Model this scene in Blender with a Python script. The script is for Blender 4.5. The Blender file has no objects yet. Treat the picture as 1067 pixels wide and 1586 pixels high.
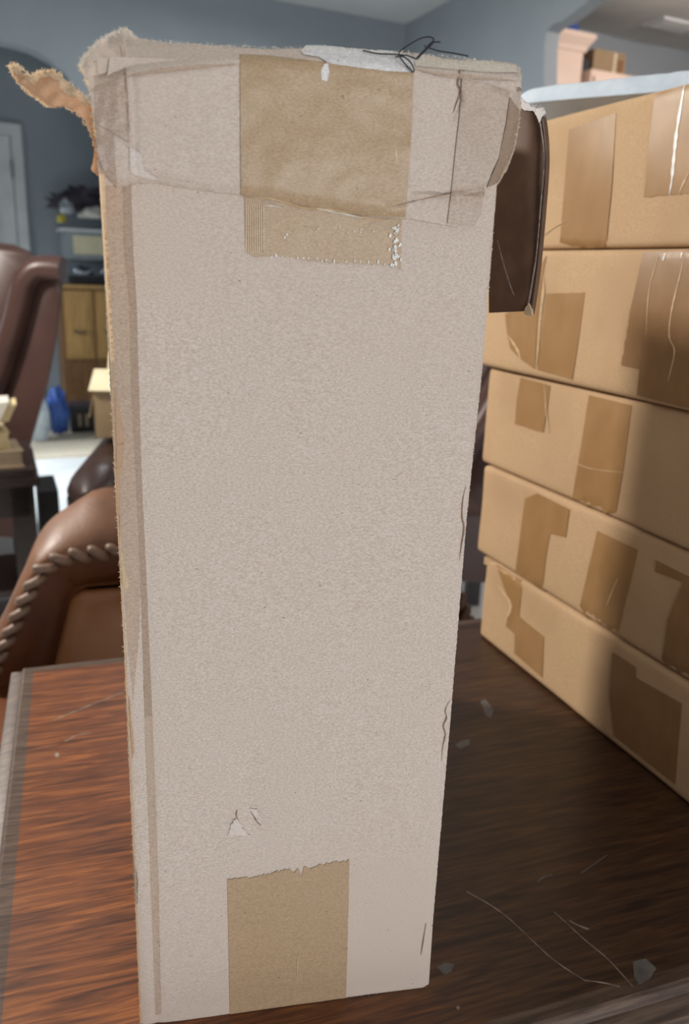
import bpy, bmesh, math, random
from mathutils import Vector, Matrix, noise
from mathutils.geometry import delaunay_2d_cdt

random.seed(7)
V = Vector
S = bpy.context.scene
COL = S.collection

# ------------------------------------------------------------------ camera
FPX, CX, CY = 1220.0, 533.5, 793.0
UP = V((163, 4002, 1220)).normalized()
FW = V((0, 0, -1)); FH = (FW - UP * FW.dot(UP)).normalized(); RT = FH.cross(UP)
EYE = V((0, 0, 1.35))
Rcw = Matrix((RT, FH, UP))                     # camera space -> world
cam = bpy.data.cameras.new('camera'); cam_o = bpy.data.objects.new('camera', cam); COL.objects.link(cam_o)
cam_o.matrix_world = Matrix.Translation(EYE) @ Rcw.to_4x4()
cam.sensor_fit = 'VERTICAL'; cam.sensor_height = 24.0; cam.lens = FPX / 1586 * 24.0
cam.clip_start = 0.02
cam.dof.use_dof = True; cam.dof.focus_distance = 0.60; cam.dof.aperture_fstop = 4.4
S.camera = cam_o

# ------------------------------------------------------------------ world, lamps, exposure
w = bpy.data.worlds.new('world'); S.world = w; w.use_nodes = True
w.node_tree.nodes['Background'].inputs[0].default_value = (0.93, 0.96, 1.0, 1)
w.node_tree.nodes['Background'].inputs[1].default_value = 0.07
S.view_settings.view_transform = 'Standard'; S.view_settings.look = 'None'
S.view_settings.exposure = 0.0; S.view_settings.gamma = 1.0; S.view_settings.use_curve_mapping = False

def area(name, loc, target, size, power, color, shape='DISK', size_y=None):
    l = bpy.data.lights.new(name, 'AREA'); l.shape = shape; l.size = size
    if size_y: l.size_y = size_y
    l.energy = power; l.color = color
    o = bpy.data.objects.new(name, l); COL.objects.link(o); o.location = loc
    if name == 'hall_window': l.spread = math.radians(110)
    if name == 'side_window': l.spread = math.radians(75)
    o.rotation_euler = (V(target) - V(loc)).to_track_quat('-Z', 'Y').to_euler()
    return o
area('lamp_left', (-2.4, 1.9, 2.43), (0.0, 0.9, 0.9), 0.30, 102, (1.0, 0.93, 0.84))
area('rear_fill', (1.6, -2.9, 1.12), (0.0, 0.6, 1.10), 1.4, 82, (0.97, 0.98, 1.0), 'RECTANGLE', 1.0)  # added fill light behind the viewer, no window is built there
area('ceiling_lamp', (-0.6, 4.5, 2.95), (-0.6, 4.4, 0), 0.6, 18, (0.93, 0.97, 1.0))
area('hall_window', (-4.3, 4.6, 1.5), (-2.1, 5.4, -0.2), 1.0, 34, (0.86, 0.94, 1.0))
area('side_window', (-3.7, 3.9, 1.7), (-1.9, 4.7, 0.0), 0.8, 34, (0.86, 0.94, 1.0))
area('kitchen_lamp', (2.6, 4.3, 2.9), (2.0, 5.4, 1.2), 0.5, 34, (1.0, 0.84, 0.76))

# ------------------------------------------------------------------ rays
def ray(x, y):
    v = Rcw @ V((x - CX, -(y - CY), -FPX)); return v / v.y
def on_plane(x, y, p, n):
    r = ray(x, y); return EYE + r * ((p - EYE).dot(n) / r.dot(n))
def at_y(x, y, Y): return EYE + ray(x, y) * Y

# ------------------------------------------------------------------ materials
def srgb(r, g, b):
    f = lambda c: (c / 255 / 12.92) if c / 255 <= 0.04045 else ((c / 255 + 0.055) / 1.055) ** 2.4
    return (f(r), f(g), f(b), 1)

def mat(name, c1, c2=None, scale=8, rough=0.6, bump=0.0, bscale=None, stretch=(1, 1, 1), spec=0.5, coat=0.0,
        metal=0.0, trans=0.0, alpha=1.0, c3=None, s3=None, lo=0.35, hi=0.65, detail=6, bdist=0.001, rough2=None, fleck=False):
    m = bpy.data.materials.new(name); m.use_nodes = True
    nt = m.node_tree; N = nt.nodes; L = nt.links
    b = N['Principled BSDF']
    b.inputs['Roughness'].default_value = rough
    b.inputs['Specular IOR Level'].default_value = spec
    b.inputs['Coat Weight'].default_value = coat; b.inputs['Coat Roughness'].default_value = 0.15
    b.inputs['Metallic'].default_value = metal
    b.inputs['Transmission Weight'].default_value = trans
    b.inputs['Alpha'].default_value = alpha
    tc = N.new('ShaderNodeTexCoord'); mp = N.new('ShaderNodeMapping'); mp.inputs['Scale'].default_value = stretch
    L.new(tc.outputs['Object'], mp.inputs['Vector'])
    c2 = c2 or c1
    nz = N.new('ShaderNodeTexNoise'); nz.inputs['Scale'].default_value = scale; nz.inputs['Detail'].default_value = detail
    L.new(mp.outputs[0], nz.inputs['Vector'])
    rp = N.new('ShaderNodeValToRGB'); rp.color_ramp.elements[0].position = lo; rp.color_ramp.elements[1].position = hi
    rp.color_ramp.elements[0].color = c1; rp.color_ramp.elements[1].color = c2
    L.new(nz.outputs['Fac'], rp.inputs[0])
    out = rp.outputs[0]
    if c3:
        n3 = N.new('ShaderNodeTexNoise'); n3.inputs['Scale'].default_value = s3; n3.inputs['Detail'].default_value = 3
        L.new(mp.outputs[0], n3.inputs['Vector'])
        r3 = N.new('ShaderNodeValToRGB'); r3.color_ramp.elements[0].position = 0.45; r3.color_ramp.elements[1].position = 0.68
        L.new(n3.outputs['Fac'], r3.inputs[0])
        mx = N.new('ShaderNodeMix'); mx.data_type = 'RGBA'
        L.new(r3.outputs[0], mx.inputs['Factor']); L.new(out, mx.inputs['A']); mx.inputs['B'].default_value = c3
        out = mx.outputs['Result']
    if fleck:                                   # sparse dark fibres in the board
        n4 = N.new('ShaderNodeTexNoise'); n4.inputs['Scale'].default_value = 400; n4.inputs['Detail'].default_value = 1
        L.new(mp.outputs[0], n4.inputs['Vector'])
        r4 = N.new('ShaderNodeValToRGB'); r4.color_ramp.elements[0].position = 0.755; r4.color_ramp.elements[1].position = 0.80
        L.new(n4.outputs['Fac'], r4.inputs[0])
        m4 = N.new('ShaderNodeMix'); m4.data_type = 'RGBA'; m4.blend_type = 'MULTIPLY'
        L.new(r4.outputs[0], m4.inputs['Factor']); L.new(out, m4.inputs['A']); m4.inputs['B'].default_value = (0.5, 0.42, 0.36, 1)
        out = m4.outputs['Result']
    L.new(out, b.inputs['Base Color'])
    if rough2 is not None:
        mr = N.new('ShaderNodeMapRange'); mr.inputs['To Min'].default_value = rough; mr.inputs['To Max'].default_value = rough2
        L.new(nz.outputs['Fac'], mr.inputs['Value']); L.new(mr.outputs[0], b.inputs['Roughness'])
    if bump:
        n2 = N.new('ShaderNodeTexNoise'); n2.inputs['Scale'].default_value = bscale or scale * 3; n2.inputs['Detail'].default_value = 4
        L.new(mp.outputs[0], n2.inputs['Vector'])
        bp = N.new('ShaderNodeBump'); bp.inputs['Strength'].default_value = bump; bp.inputs['Distance'].default_value = bdist
        L.new(n2.outputs['Fac'], bp.inputs['Height']); L.new(bp.outputs[0], b.inputs['Normal'])
    return m

def kraft(name, lo, hi, rough=0.85, spec=0.25, tint=None, bump=0.35):
    return mat(name, srgb(*lo), srgb(*hi), scale=760, rough=rough, spec=spec, bump=bump, bscale=900,
               stretch=(0.7, 0.7, 1.4), c3=tint and srgb(*tint), s3=2.2, lo=0.28, hi=0.68, detail=3, bdist=0.0004, fleck=True)

M = {}
M['kraft_pale'] = kraft('kraft_pale', (184, 167, 153), (214, 199, 189), tint=(199, 182, 169))
M['kraft_edge'] = kraft('kraft_edge', (212, 184, 148), (240, 220, 190))
M['kraft_torn'] = kraft('kraft_torn', (208, 176, 144), (226, 198, 168))
M['paper_warm'] = kraft('paper_warm', (196, 184, 168), (222, 212, 198))
M['kraft_shade_tape'] = kraft('kraft_shade_tape', (170, 148, 130), (194, 172, 154))  # brown for painted shade at fold and left margin, and for edge tape
M['kraft_band'] = kraft('kraft_band', (150, 127, 109), (176, 153, 135), rough=0.55)
M['tape_pale'] = kraft('tape_pale', (160, 134, 105), (184, 157, 126), rough=0.42, spec=0.4)
M['tape_clear'] = kraft('tape_clear', (162, 142, 127), (188, 168, 153), rough=0.45, spec=0.4)
def glow_through(m, c, f):
    nt = m.node_tree; t = nt.nodes.new('ShaderNodeBsdfTranslucent'); t.inputs[0].default_value = c
    x = nt.nodes.new('ShaderNodeMixShader'); x.inputs[0].default_value = f
    nt.links.new(nt.nodes['Principled BSDF'].outputs[0], x.inputs[1]); nt.links.new(t.outputs[0], x.inputs[2])
    nt.links.new(x.outputs[0], nt.nodes['Material Output'].inputs[0])
glow_through(M['kraft_torn'], srgb(232, 188, 138), 0.4); glow_through(M['kraft_edge'], srgb(240, 214, 176), 0.35)
M['paper_white'] = kraft('paper_white', (196, 192, 190), (232, 230, 230))
M['paper_scuff'] = kraft('paper_scuff', (200, 187, 178), (222, 211, 203))
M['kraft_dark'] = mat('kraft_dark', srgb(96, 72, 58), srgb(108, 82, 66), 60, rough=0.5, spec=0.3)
M['flute'] = mat('flute', srgb(120, 104, 96), srgb(160, 146, 136), 300, rough=0.8)
M['crack'] = mat('crack', srgb(132, 108, 90), srgb(152, 128, 108), 300, rough=0.9)
M['carton'] = mat('carton', srgb(181, 151, 117), srgb(194, 164, 129), 500, rough=0.8, spec=0.25, bump=0.2, bscale=400, c3=srgb(177, 147, 114), s3=6, bdist=0.0005)
M['carton_tape'] = mat('carton_tape', srgb(150, 115, 74), srgb(158, 122, 81), 40, rough=0.4, spec=0.3, bump=0.1, bscale=70, stretch=(1, 1, 0.6), bdist=0.001)
M['carton_tape_dark'] = mat('carton_tape_dark', srgb(136, 103, 69), srgb(146, 111, 76), 40, rough=0.4, spec=0.3, bump=0.1, bscale=70, stretch=(1, 1, 0.6), bdist=0.001)
M['film_glint'] = mat('film_glint', srgb(225, 222, 216), srgb(245, 244, 240), 200, rough=0.25)  # white puts lamp glints on loose film into the colour
M['film_faint'] = mat('film_faint', srgb(196, 166, 128), srgb(215, 188, 150), 200, rough=0.3)
M['thread'] = mat('thread', srgb(24, 26, 32), srgb(38, 40, 48), 400, rough=0.7)
M['mailer'] = mat('mailer', srgb(200, 213, 228), srgb(216, 228, 240), 30, rough=0.4, bump=0.5, bscale=22, bdist=0.006)
M['wall'] = mat('wall', srgb(156, 165, 172), srgb(161, 170, 177), 3, rough=0.75, bump=0.1, bscale=90, spec=0.3)
M['ceiling'] = mat('ceiling', srgb(208, 210, 208), srgb(216, 218, 215), 4, rough=0.9, bump=0.15, bscale=60)
M['trim_white'] = mat('trim_white', srgb(214, 217, 218), srgb(226, 228, 228), 6, rough=0.5)
M['hinge'] = mat('hinge', srgb(96, 98, 98), srgb(120, 120, 118), 40, rough=0.35, metal=0.8)
M['floor'] = mat('floor', srgb(205, 208, 208), srgb(222, 224, 223), 3, rough=0.22, spec=0.5)
M['rug'] = mat('rug', srgb(186, 174, 154), srgb(206, 196, 176), 60, rough=0.95, bump=0.6, bscale=200)
M['cabinet_cream'] = mat('cabinet_cream', srgb(228, 205, 188), srgb(236, 214, 198), 4, rough=0.5)
M['box_brown'] = mat('box_brown', srgb(150, 128, 98), srgb(168, 144, 112), 8, rough=0.7)
M['black'] = mat('black', srgb(24, 24, 27), srgb(40, 40, 44), 15, rough=0.45)
M['blue'] = mat('blue', srgb(36, 72, 150), srgb(70, 108, 184), 9, rough=0.4, bump=0.4, bscale=14, bdist=0.02)
M['bag_white'] = mat('bag_white', srgb(196, 214, 232), srgb(228, 238, 246), 14, rough=0.45, bump=0.4, bscale=14, bdist=0.02)
M['oak'] = mat('oak', srgb(186, 142, 84), srgb(206, 164, 104), 9, rough=0.45, stretch=(6, 6, 0.7))
M['oak_dark'] = mat('oak_dark', srgb(120, 84, 52), srgb(146, 106, 68), 9, rough=0.5, stretch=(6, 6, 0.7))
M['tote'] = mat('tote', srgb(190, 200, 208), srgb(214, 222, 228), 8, rough=0.2, trans=0.55)
M['foil'] = mat('foil', srgb(190, 196, 204), srgb(220, 226, 232), 12, rough=0.22, metal=0.85, bump=0.9, bscale=26, bdist=0.02)
M['cream'] = mat('cream', srgb(214, 204, 170), srgb(226, 216, 186), 10, rough=0.8)
M['book_cream'] = mat('book_cream', srgb(208, 188, 142), srgb(222, 204, 162), 40, rough=0.8, stretch=(1, 1, 12))
M['book_tan'] = mat('book_tan', srgb(168, 148, 122), srgb(184, 164, 138), 20, rough=0.7)
M['paper'] = mat('paper', srgb(222, 216, 204), srgb(234, 228, 218), 20, rough=0.8)
M['plum'] = mat('plum', srgb(52, 46, 58), srgb(84, 76, 88), 10, rough=0.5, bump=0.6, bscale=18, bdist=0.02)
M['yellow'] = mat('yellow', srgb(206, 186, 60), srgb(220, 204, 90), 10, rough=0.5)
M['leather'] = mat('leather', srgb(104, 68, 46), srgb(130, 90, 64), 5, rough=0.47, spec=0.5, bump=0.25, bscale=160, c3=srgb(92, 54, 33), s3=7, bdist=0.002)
M['leather_lit'] = mat('leather_lit', srgb(136, 88, 54), srgb(160, 108, 68), 6, rough=0.38, spec=0.5, bump=0.25, bscale=160, bdist=0.002)  # same leather, lit look of the back cushion put into the colour
M['leather_shaded'] = mat('leather_shaded', srgb(88, 48, 26), srgb(108, 62, 35), 6, rough=0.4, spec=0.5, bump=0.25, bscale=160, bdist=0.002)  # same leather, shade of the chair's front put into the colour
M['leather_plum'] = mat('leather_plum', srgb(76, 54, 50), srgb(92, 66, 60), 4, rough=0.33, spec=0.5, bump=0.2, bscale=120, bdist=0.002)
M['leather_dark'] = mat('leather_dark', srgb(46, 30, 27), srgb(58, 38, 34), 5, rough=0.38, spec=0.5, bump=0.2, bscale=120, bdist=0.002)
M['lace'] = mat('lace', srgb(104, 82, 68), srgb(132, 106, 90), 60, rough=0.5)
M['walnut_dark'] = mat('walnut_dark', srgb(34, 25, 25), srgb(48, 36, 36), 12, rough=0.3, stretch=(1, 1, 5))
M['scratch'] = mat('scratch', srgb(112, 94, 84), srgb(150, 134, 124), 80, rough=0.7)
M['smudge'] = mat('smudge', srgb(80, 74, 72), srgb(104, 98, 96), 60, rough=0.5)

def wood_top(name, cols, rough, shade_right=False):
    m = bpy.data.materials.new(name); m.use_nodes = True
    nt = m.node_tree; N = nt.nodes; L = nt.links; b = N['Principled BSDF']
    tc = N.new('ShaderNodeTexCoord')
    mp = N.new('ShaderNodeMapping'); mp.inputs['Scale'].default_value = (5.0, 62.0, 62.0)
    L.new(tc.outputs['Object'], mp.inputs['Vector'])
    n0 = N.new('ShaderNodeTexNoise'); n0.inputs['Scale'].default_value = 1.6; n0.inputs['Detail'].default_value = 6
    n0.inputs['Distortion'].default_value = 1.3
    L.new(mp.outputs[0], n0.inputs['Vector'])
    mp2 = N.new('ShaderNodeMapping'); mp2.inputs['Scale'].default_value = (22.0, 300.0, 300.0)
    L.new(tc.outputs['Object'], mp2.inputs['Vector'])
    n1 = N.new('ShaderNodeTexNoise'); n1.inputs['Scale'].default_value = 1.0; n1.inputs['Detail'].default_value = 5
    n1.inputs['Distortion'].default_value = 0.6
    L.new(mp2.outputs[0], n1.inputs['Vector'])
    r0 = N.new('ShaderNodeValToRGB'); e = r0.color_ramp.elements
    e[0].position = 0.28; e[0].color = srgb(*cols[0]); e[1].position = 0.72; e[1].color = srgb(*cols[2])
    k = e.new(0.5); k.color = srgb(*cols[1])
    L.new(n0.outputs['Fac'], r0.inputs[0])
    r1 = N.new('ShaderNodeValToRGB'); r1.color_ramp.elements[0].position = 0.36; r1.color_ramp.elements[1].position = 0.56
    r1.color_ramp.elements[0].color = (0.5, 0.42, 0.4, 1); r1.color_ramp.elements[1].color = (1, 1, 1, 1)
    L.new(n1.outputs['Fac'], r1.inputs[0])
    mx = N.new('ShaderNodeMix'); mx.data_type = 'RGBA'; mx.blend_type = 'MULTIPLY'; mx.inputs['Factor'].default_value = 0.8
    L.new(r0.outputs[0], mx.inputs['A']); L.new(r1.outputs[0], mx.inputs['B'])
    last = mx.outputs['Result']
    if shade_right:                                   # shade over the table's right side painted into the wood, left end kept light
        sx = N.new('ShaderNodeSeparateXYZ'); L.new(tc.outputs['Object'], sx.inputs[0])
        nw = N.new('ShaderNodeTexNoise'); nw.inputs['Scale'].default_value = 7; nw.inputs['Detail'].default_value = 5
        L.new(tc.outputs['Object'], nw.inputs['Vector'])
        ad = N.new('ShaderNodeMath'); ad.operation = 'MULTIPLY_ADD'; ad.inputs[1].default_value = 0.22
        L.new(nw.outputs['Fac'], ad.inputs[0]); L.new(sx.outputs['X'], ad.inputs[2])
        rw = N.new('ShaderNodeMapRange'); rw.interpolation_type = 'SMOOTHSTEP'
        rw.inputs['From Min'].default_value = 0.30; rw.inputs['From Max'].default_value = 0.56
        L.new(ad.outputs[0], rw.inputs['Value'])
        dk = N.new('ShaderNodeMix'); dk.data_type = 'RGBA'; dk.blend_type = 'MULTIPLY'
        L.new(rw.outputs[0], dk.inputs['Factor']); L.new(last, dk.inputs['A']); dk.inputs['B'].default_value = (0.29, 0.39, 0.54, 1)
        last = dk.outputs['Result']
    L.new(last, b.inputs['Base Color'])
    nr = N.new('ShaderNodeTexNoise'); nr.inputs['Scale'].default_value = 5; nr.inputs['Detail'].default_value = 4
    L.new(tc.outputs['Object'], nr.inputs['Vector'])
    mr = N.new('ShaderNodeMapRange'); mr.inputs['To Min'].default_value = rough - 0.1; mr.inputs['To Max'].default_value = rough + 0.15
    L.new(nr.outputs['Fac'], mr.inputs['Value']); L.new(mr.outputs[0], b.inputs['Roughness'])
    bp = N.new('ShaderNodeBump'); bp.inputs['Strength'].default_value = 0.25; bp.inputs['Distance'].default_value = 0.0006
    L.new(n1.outputs['Fac'], bp.inputs['Height']); L.new(bp.outputs[0], b.inputs['Normal'])
    b.inputs['Specular IOR Level'].default_value = 0.5
    return m
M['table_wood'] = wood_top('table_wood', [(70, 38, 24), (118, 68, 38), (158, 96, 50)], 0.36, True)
M['table_trim'] = wood_top('table_trim', [(62, 47, 39), (88, 69, 57), (112, 92, 78)], 0.42)
M['table_dark'] = wood_top('table_dark', [(40, 22, 17), (58, 33, 24), (72, 42, 30)], 0.4)

# ------------------------------------------------------------------ object helpers
def tag(o, label=None, cat=None, group=None, kind=None):
    if label: o['label'] = label
    if cat: o['category'] = cat
    if group: o['group'] = group
    if kind: o['kind'] = kind
    return o

def empty(name, loc, rz=0.0, label=None, cat=None, group=None):
    o = bpy.data.objects.new(name, None); COL.objects.link(o)
    o.location = loc; o.rotation_euler = (0, 0, rz); o.empty_display_size = 0.05
    o['_w'] = 1
    del o['_w']
    return tag(o, label, cat, group)

def world_of(o):
    m = Matrix.Translation(o.location) @ o.rotation_euler.to_matrix().to_4x4()
    return world_of(o.parent) @ m if o.parent else m

def make(name, verts, faces, m, parent=None, smooth=True, sharp=None):
    if parent:
        inv = world_of(parent).inverted(); verts = [inv @ V(v) for v in verts]
    me = bpy.data.meshes.new(name); me.from_pydata([tuple(v) for v in verts], [], faces)
    me.materials.append(m)
    bm = bmesh.new(); bm.from_mesh(me); bmesh.ops.recalc_face_normals(bm, faces=bm.faces); bm.to_mesh(me); bm.free()
    if smooth:
        me.polygons.foreach_set('use_smooth', [True] * len(me.polygons))
        me.set_sharp_from_angle(angle=math.radians(sharp or 40))
    o = bpy.data.objects.new(name, me); COL.objects.link(o)
    if parent: o.parent = parent
    return o

def from_bm(name, bm, m, parent=None, smooth=True, sharp=40):
    bm.verts.index_update()
    vs = [v.co.copy() for v in bm.verts]; fs = [[v.index for v in f.verts] for f in bm.faces]; bm.free()
    return make(name, vs, fs, m, parent, smooth, sharp)

def rbox(bm, o, ax, ay, az, bev=0.0, seg=2, cuts=0, fn=None):
    """box with corner o and edge vectors ax, ay, az"""
    t = bmesh.new()
    P = [V((i, j, k)) for k in (0, 1) for j in (0, 1) for i in (0, 1)]
    c = o + (ax + ay + az) / 2
    vs = [t.verts.new(o + ax * p.x + ay * p.y + az * p.z) for p in P]
    for q in ((0, 2, 3, 1), (4, 5, 7, 6), (0, 1, 5, 4), (2, 6, 7, 3), (0, 4, 6, 2), (1, 3, 7, 5)):
        t.faces.new([vs[i] for i in q])
    if cuts: bmesh.ops.subdivide_edges(t, edges=t.edges, cuts=cuts, use_grid_fill=True)
    if bev:
        es = [e for e in t.edges if len(e.link_faces) == 2 and e.calc_face_angle(0) > 0.5]
        bmesh.ops.bevel(t, geom=es, offset=bev, segments=seg, affect='EDGES', profile=0.5)
    if fn:
        for v in t.verts: v.co = fn(v.co)
    t.verts.index_update()
    mp = [bm.verts.new(v.co) for v in t.verts]
    for f in t.faces: bm.faces.new([mp[v.index] for v in f.verts])
    t.free()

def boxpart(name, o, ax, ay, az, m, parent=None, bev=0.0, seg=2, cuts=0, fn=None):
    bm = bmesh.new(); rbox(bm, V(o), V(ax), V(ay), V(az), bev, seg, cuts, fn)
    return from_bm(name, bm, m, parent)

def tube(bm, pts, r, n=8, cap=True):
    pts = [V(p) for p in pts]; rings = []
    up = V((0.13, 0.21, 0.97))
    for i, p in enumerate(pts):
        t = (pts[min(i + 1, len(pts) - 1)] - pts[max(i - 1, 0)]).normalized()
        a = t.cross(up).normalized() if abs(t.dot(up)) < 0.97 else t.cross(V((1, 0, 0))).normalized()
        b = t.cross(a)
        rr = r[i] if isinstance(r, (list, tuple)) else r
        rings.append([bm.verts.new(p + (a * math.cos(k * 2 * math.pi / n) + b * math.sin(k * 2 * math.pi / n)) * rr) for k in range(n)])
    for i in range(len(rings) - 1):
        for k in range(n):
            bm.faces.new((rings[i][k], rings[i][(k + 1) % n], rings[i + 1][(k + 1) % n], rings[i + 1][k]))
    if cap: bm.faces.new(rings[0][::-1]); bm.faces.new(rings[-1])

def spline(pts, n=6):
    """Catmull-Rom through pts"""
    pts = [V(p) for p in pts]; out = []
    for i in range(len(pts) - 1):
        p0 = pts[max(i - 1, 0)]; p1 = pts[i]; p2 = pts[i + 1]; p3 = pts[min(i + 2, len(pts) - 1)]
        for k in range(n):
            t = k / n
            out.append(0.5 * ((2 * p1) + (p2 - p0) * t + (2 * p0 - 5 * p1 + 4 * p2 - p3) * t * t + (3 * p1 - p0 - 3 * p2 + p3) * t ** 3))
    return out + [pts[-1]]

def densify(outline, step, seed):
    rnd = random.Random(seed); out = []
    n = len(outline)
    for i in range(n):
        a = outline[i]; b = outline[(i + 1) % n]
        j = a[2] if len(a) > 2 else 0.0
        d = V((b[0] - a[0], b[1] - a[1])); ln = d.length
        k = max(1, int(ln / (min(step, 2.6) if j else step)))
        nn = V((-d.y, d.x)) / max(ln, 1e-6)
        for q in range(k):
            t = q / k
            p = V((a[0], a[1])) + d * t
            if j and q: p += nn * rnd.uniform(-j, j)
            out.append(p)
    return out

def sheet(name, outline, p, n, m, parent=None, depth=None, step=10, thick=0.003, seed=1, extra=(), smooth=True, zc=None):
    """thick sheet of card, paper or film lying along plane (p, n): outlined on it, bent towards n by depth(x, y)"""
    o2 = densify(outline, step, seed); k = len(o2)
    xs = [q.x for q in o2]; ys = [q.y for q in o2]
    pts = list(o2); rnd = random.Random(seed + 5)
    if depth:
        y = min(ys) + step / 2; row = 0
        while y < max(ys):
            x = min(xs) + (step / 2 if row % 2 else step)
            while x < max(xs):
                pts.append(V((x + rnd.uniform(-.2, .2) * step, y + rnd.uniform(-.2, .2) * step))); x += step
            y += step * 0.87; row += 1
    pts += [V(e) for e in extra]
    vs, es, fs, *_ = delaunay_2d_cdt(pts, [(i, (i + 1) % k) for i in range(k)], [], 1, 1e-3)
    front = []
    for q in vs:
        dd = depth(q.x, q.y) if depth else 0.0
        front.append(on_plane(q.x, q.y, p + n * dd, n))
    if zc:
        for q in front: q.z = max(zc[0], min(zc[1], q.z))
    back = [f - n * thick for f in front]
    N = len(vs); cnt = {}
    for f in fs:
        for a, b in zip(f, list(f[1:]) + [f[0]]):
            cnt.setdefault((min(a, b), max(a, b)), []).append((a, b))
    faces = [list(f) for f in fs] + [[i + N for i in reversed(f)] for f in fs]
    for e in cnt.values():
        if len(e) == 1:
            a, b = e[0]; faces.append([b, a, a + N, b + N])
    return make(name, front + back, faces, m, parent, smooth, 50)

def fibres(name, line, p, n, m, parent, count, ln, seed=3, spread=1.0, w=0.00016):
    rnd = random.Random(seed); vs = []; fs = []
    for _ in range(count):
        i = rnd.randrange(len(line) - 1); t = rnd.random()
        a = V(line[i][:2]); b = V(line[i + 1][:2]); q = a.lerp(b, t)
        P = on_plane(q.x, q.y, p, n)
        d = V((rnd.gauss(0, 1), rnd.gauss(0, .5), rnd.gauss(0, 1))).normalized() * ln * rnd.uniform(.3, 1.0) * spread
        side = d.cross(V((0, 1, 0.1))).normalized() * w
        k = len(vs); mid = P + d * .5 + V((rnd.uniform(-1, 1), 0, rnd.uniform(-1, 1))) * ln * .15
        vs += [P - side, P + side, mid + side * .8, mid - side * .8, P + d]
        fs += [(k, k + 1, k + 2, k + 3), (k + 3, k + 2, k + 4)]
    for q in vs: q.z = max(q.z, 0.7506)
    o = make(name, vs, fs, m, parent, False); o['kind'] = 'stuff'
    return o

def dist_line(x, y, line):
    best = 1e9
    for (ax, ay), (bx, by) in zip(line, line[1:]):
        dx, dy = bx - ax, by - ay
        t = max(0, min(1, ((x - ax) * dx + (y - ay) * dy) / (dx * dx + dy * dy)))
        best = min(best, math.hypot(x - ax - t * dx, y - ay - t * dy))
    return best
def lerp_line(v, line):
    if v <= line[0][0]: return line[0][1]
    for (a, b), (c, d) in zip(line, line[1:]):
        if v <= c: return b + (d - b) * (v - a) / (c - a)
    return line[-1][1]
def nz(x, y, z=0): return noise.noise(V((x, y, z)))

# ------------------------------------------------------------------ the setting
YAW = math.radians(25)
E = V((math.cos(YAW), math.sin(YAW), 0)); G = V((math.sin(YAW), -math.cos(YAW), 0)); Z = V((0, 0, 1))
K = V((0.293, 6.37, 0)); HC = 3.05                         # the far corner of the room
def room(t, u, z): return K + E * t + G * u + Z * z        # t along the far wall, u towards the viewer

def slab(name, poly, along, m, ext, kind='structure', parent=None):
    """polygon (list of 3-D points) pushed along a vector"""
    n = len(poly); vs = [V(p) for p in poly] + [V(p) + along for p in poly]
    fs = [list(range(n)), list(range(2 * n - 1, n - 1, -1))] + [[i, (i + 1) % n, (i + 1) % n + n, i + n] for i in range(n)]
    o = make(name, vs, fs, m, parent, True, 30)
    if kind: o['kind'] = kind
    return o

tag(boxpart('floor', room(-6, 9, -0.1), E * 11, G * -11.5, Z * 0.1, M['floor']), kind='structure')
tag(boxpart('ceiling', room(-6, 9, HC), E * 11, G * -11.5, Z * 0.1, M['ceiling']), kind='structure')
# far wall with an arched opening on its left
right = [(-2.02, 1.2), (-2.025, 1.55), (-2.06, 1.8), (-2.11, 1.98), (-2.165, 2.12), (-2.225, 2.28), (-2.27, 2.365), (-2.34, 2.455), (-2.42, 2.515), (-2.51, 2.553), (-2.6, 2.57)]
arc = right + [(-2.7, 2.575)] + [(-5.4 - t, z) for t, z in right[::-1]]
poly = [(0.0, 0), (0.0, HC), (-5.2, HC), (-5.2, 0), (-3.38, 0)] + arc[::-1] + [(-2.02, 0)]
slab('wall_back', [room(t, 0, z) for t, z in poly], G * -0.14, M['wall'], 0)
# right wall, ending in an arched opening into the kitchen
op = [on_plane(x, y, K, E) for x, y in ((842, 140), (843, 75), (846, 48), (856, 38), (870, 33), (890, 18), (912, 0), (940, -24), (975, -48))]
pr = [room(0, 0, 0), room(0, 0, HC), room(0, 5.2, HC), room(0, 5.2, 2.9)] + [V(q) for q in op[::-1]] + [V((op[0].x, op[0].y, 0))]
slab('wall_right', pr, E * 0.09, M['wall'], 0)
# hall behind the arch
HU = -2.12
tag(boxpart('wall_hall', room(-6, HU, 0), E * 5.0, G * -0.1, Z * HC, M['wall']), kind='structure')
tag(boxpart('wall_hall_side', room(-1.05, -0.14, 0), E * 0.1, G * (HU + 0.14), Z * HC, M['wall']), kind='structure')
# kitchen far wall (furred out above the cupboards)
tag(boxpart('wall_kitchen', room(0.13, 0.555, 0), E * 4.5, G * -0.12, Z * HC, M['wall']), kind='structure')

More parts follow.
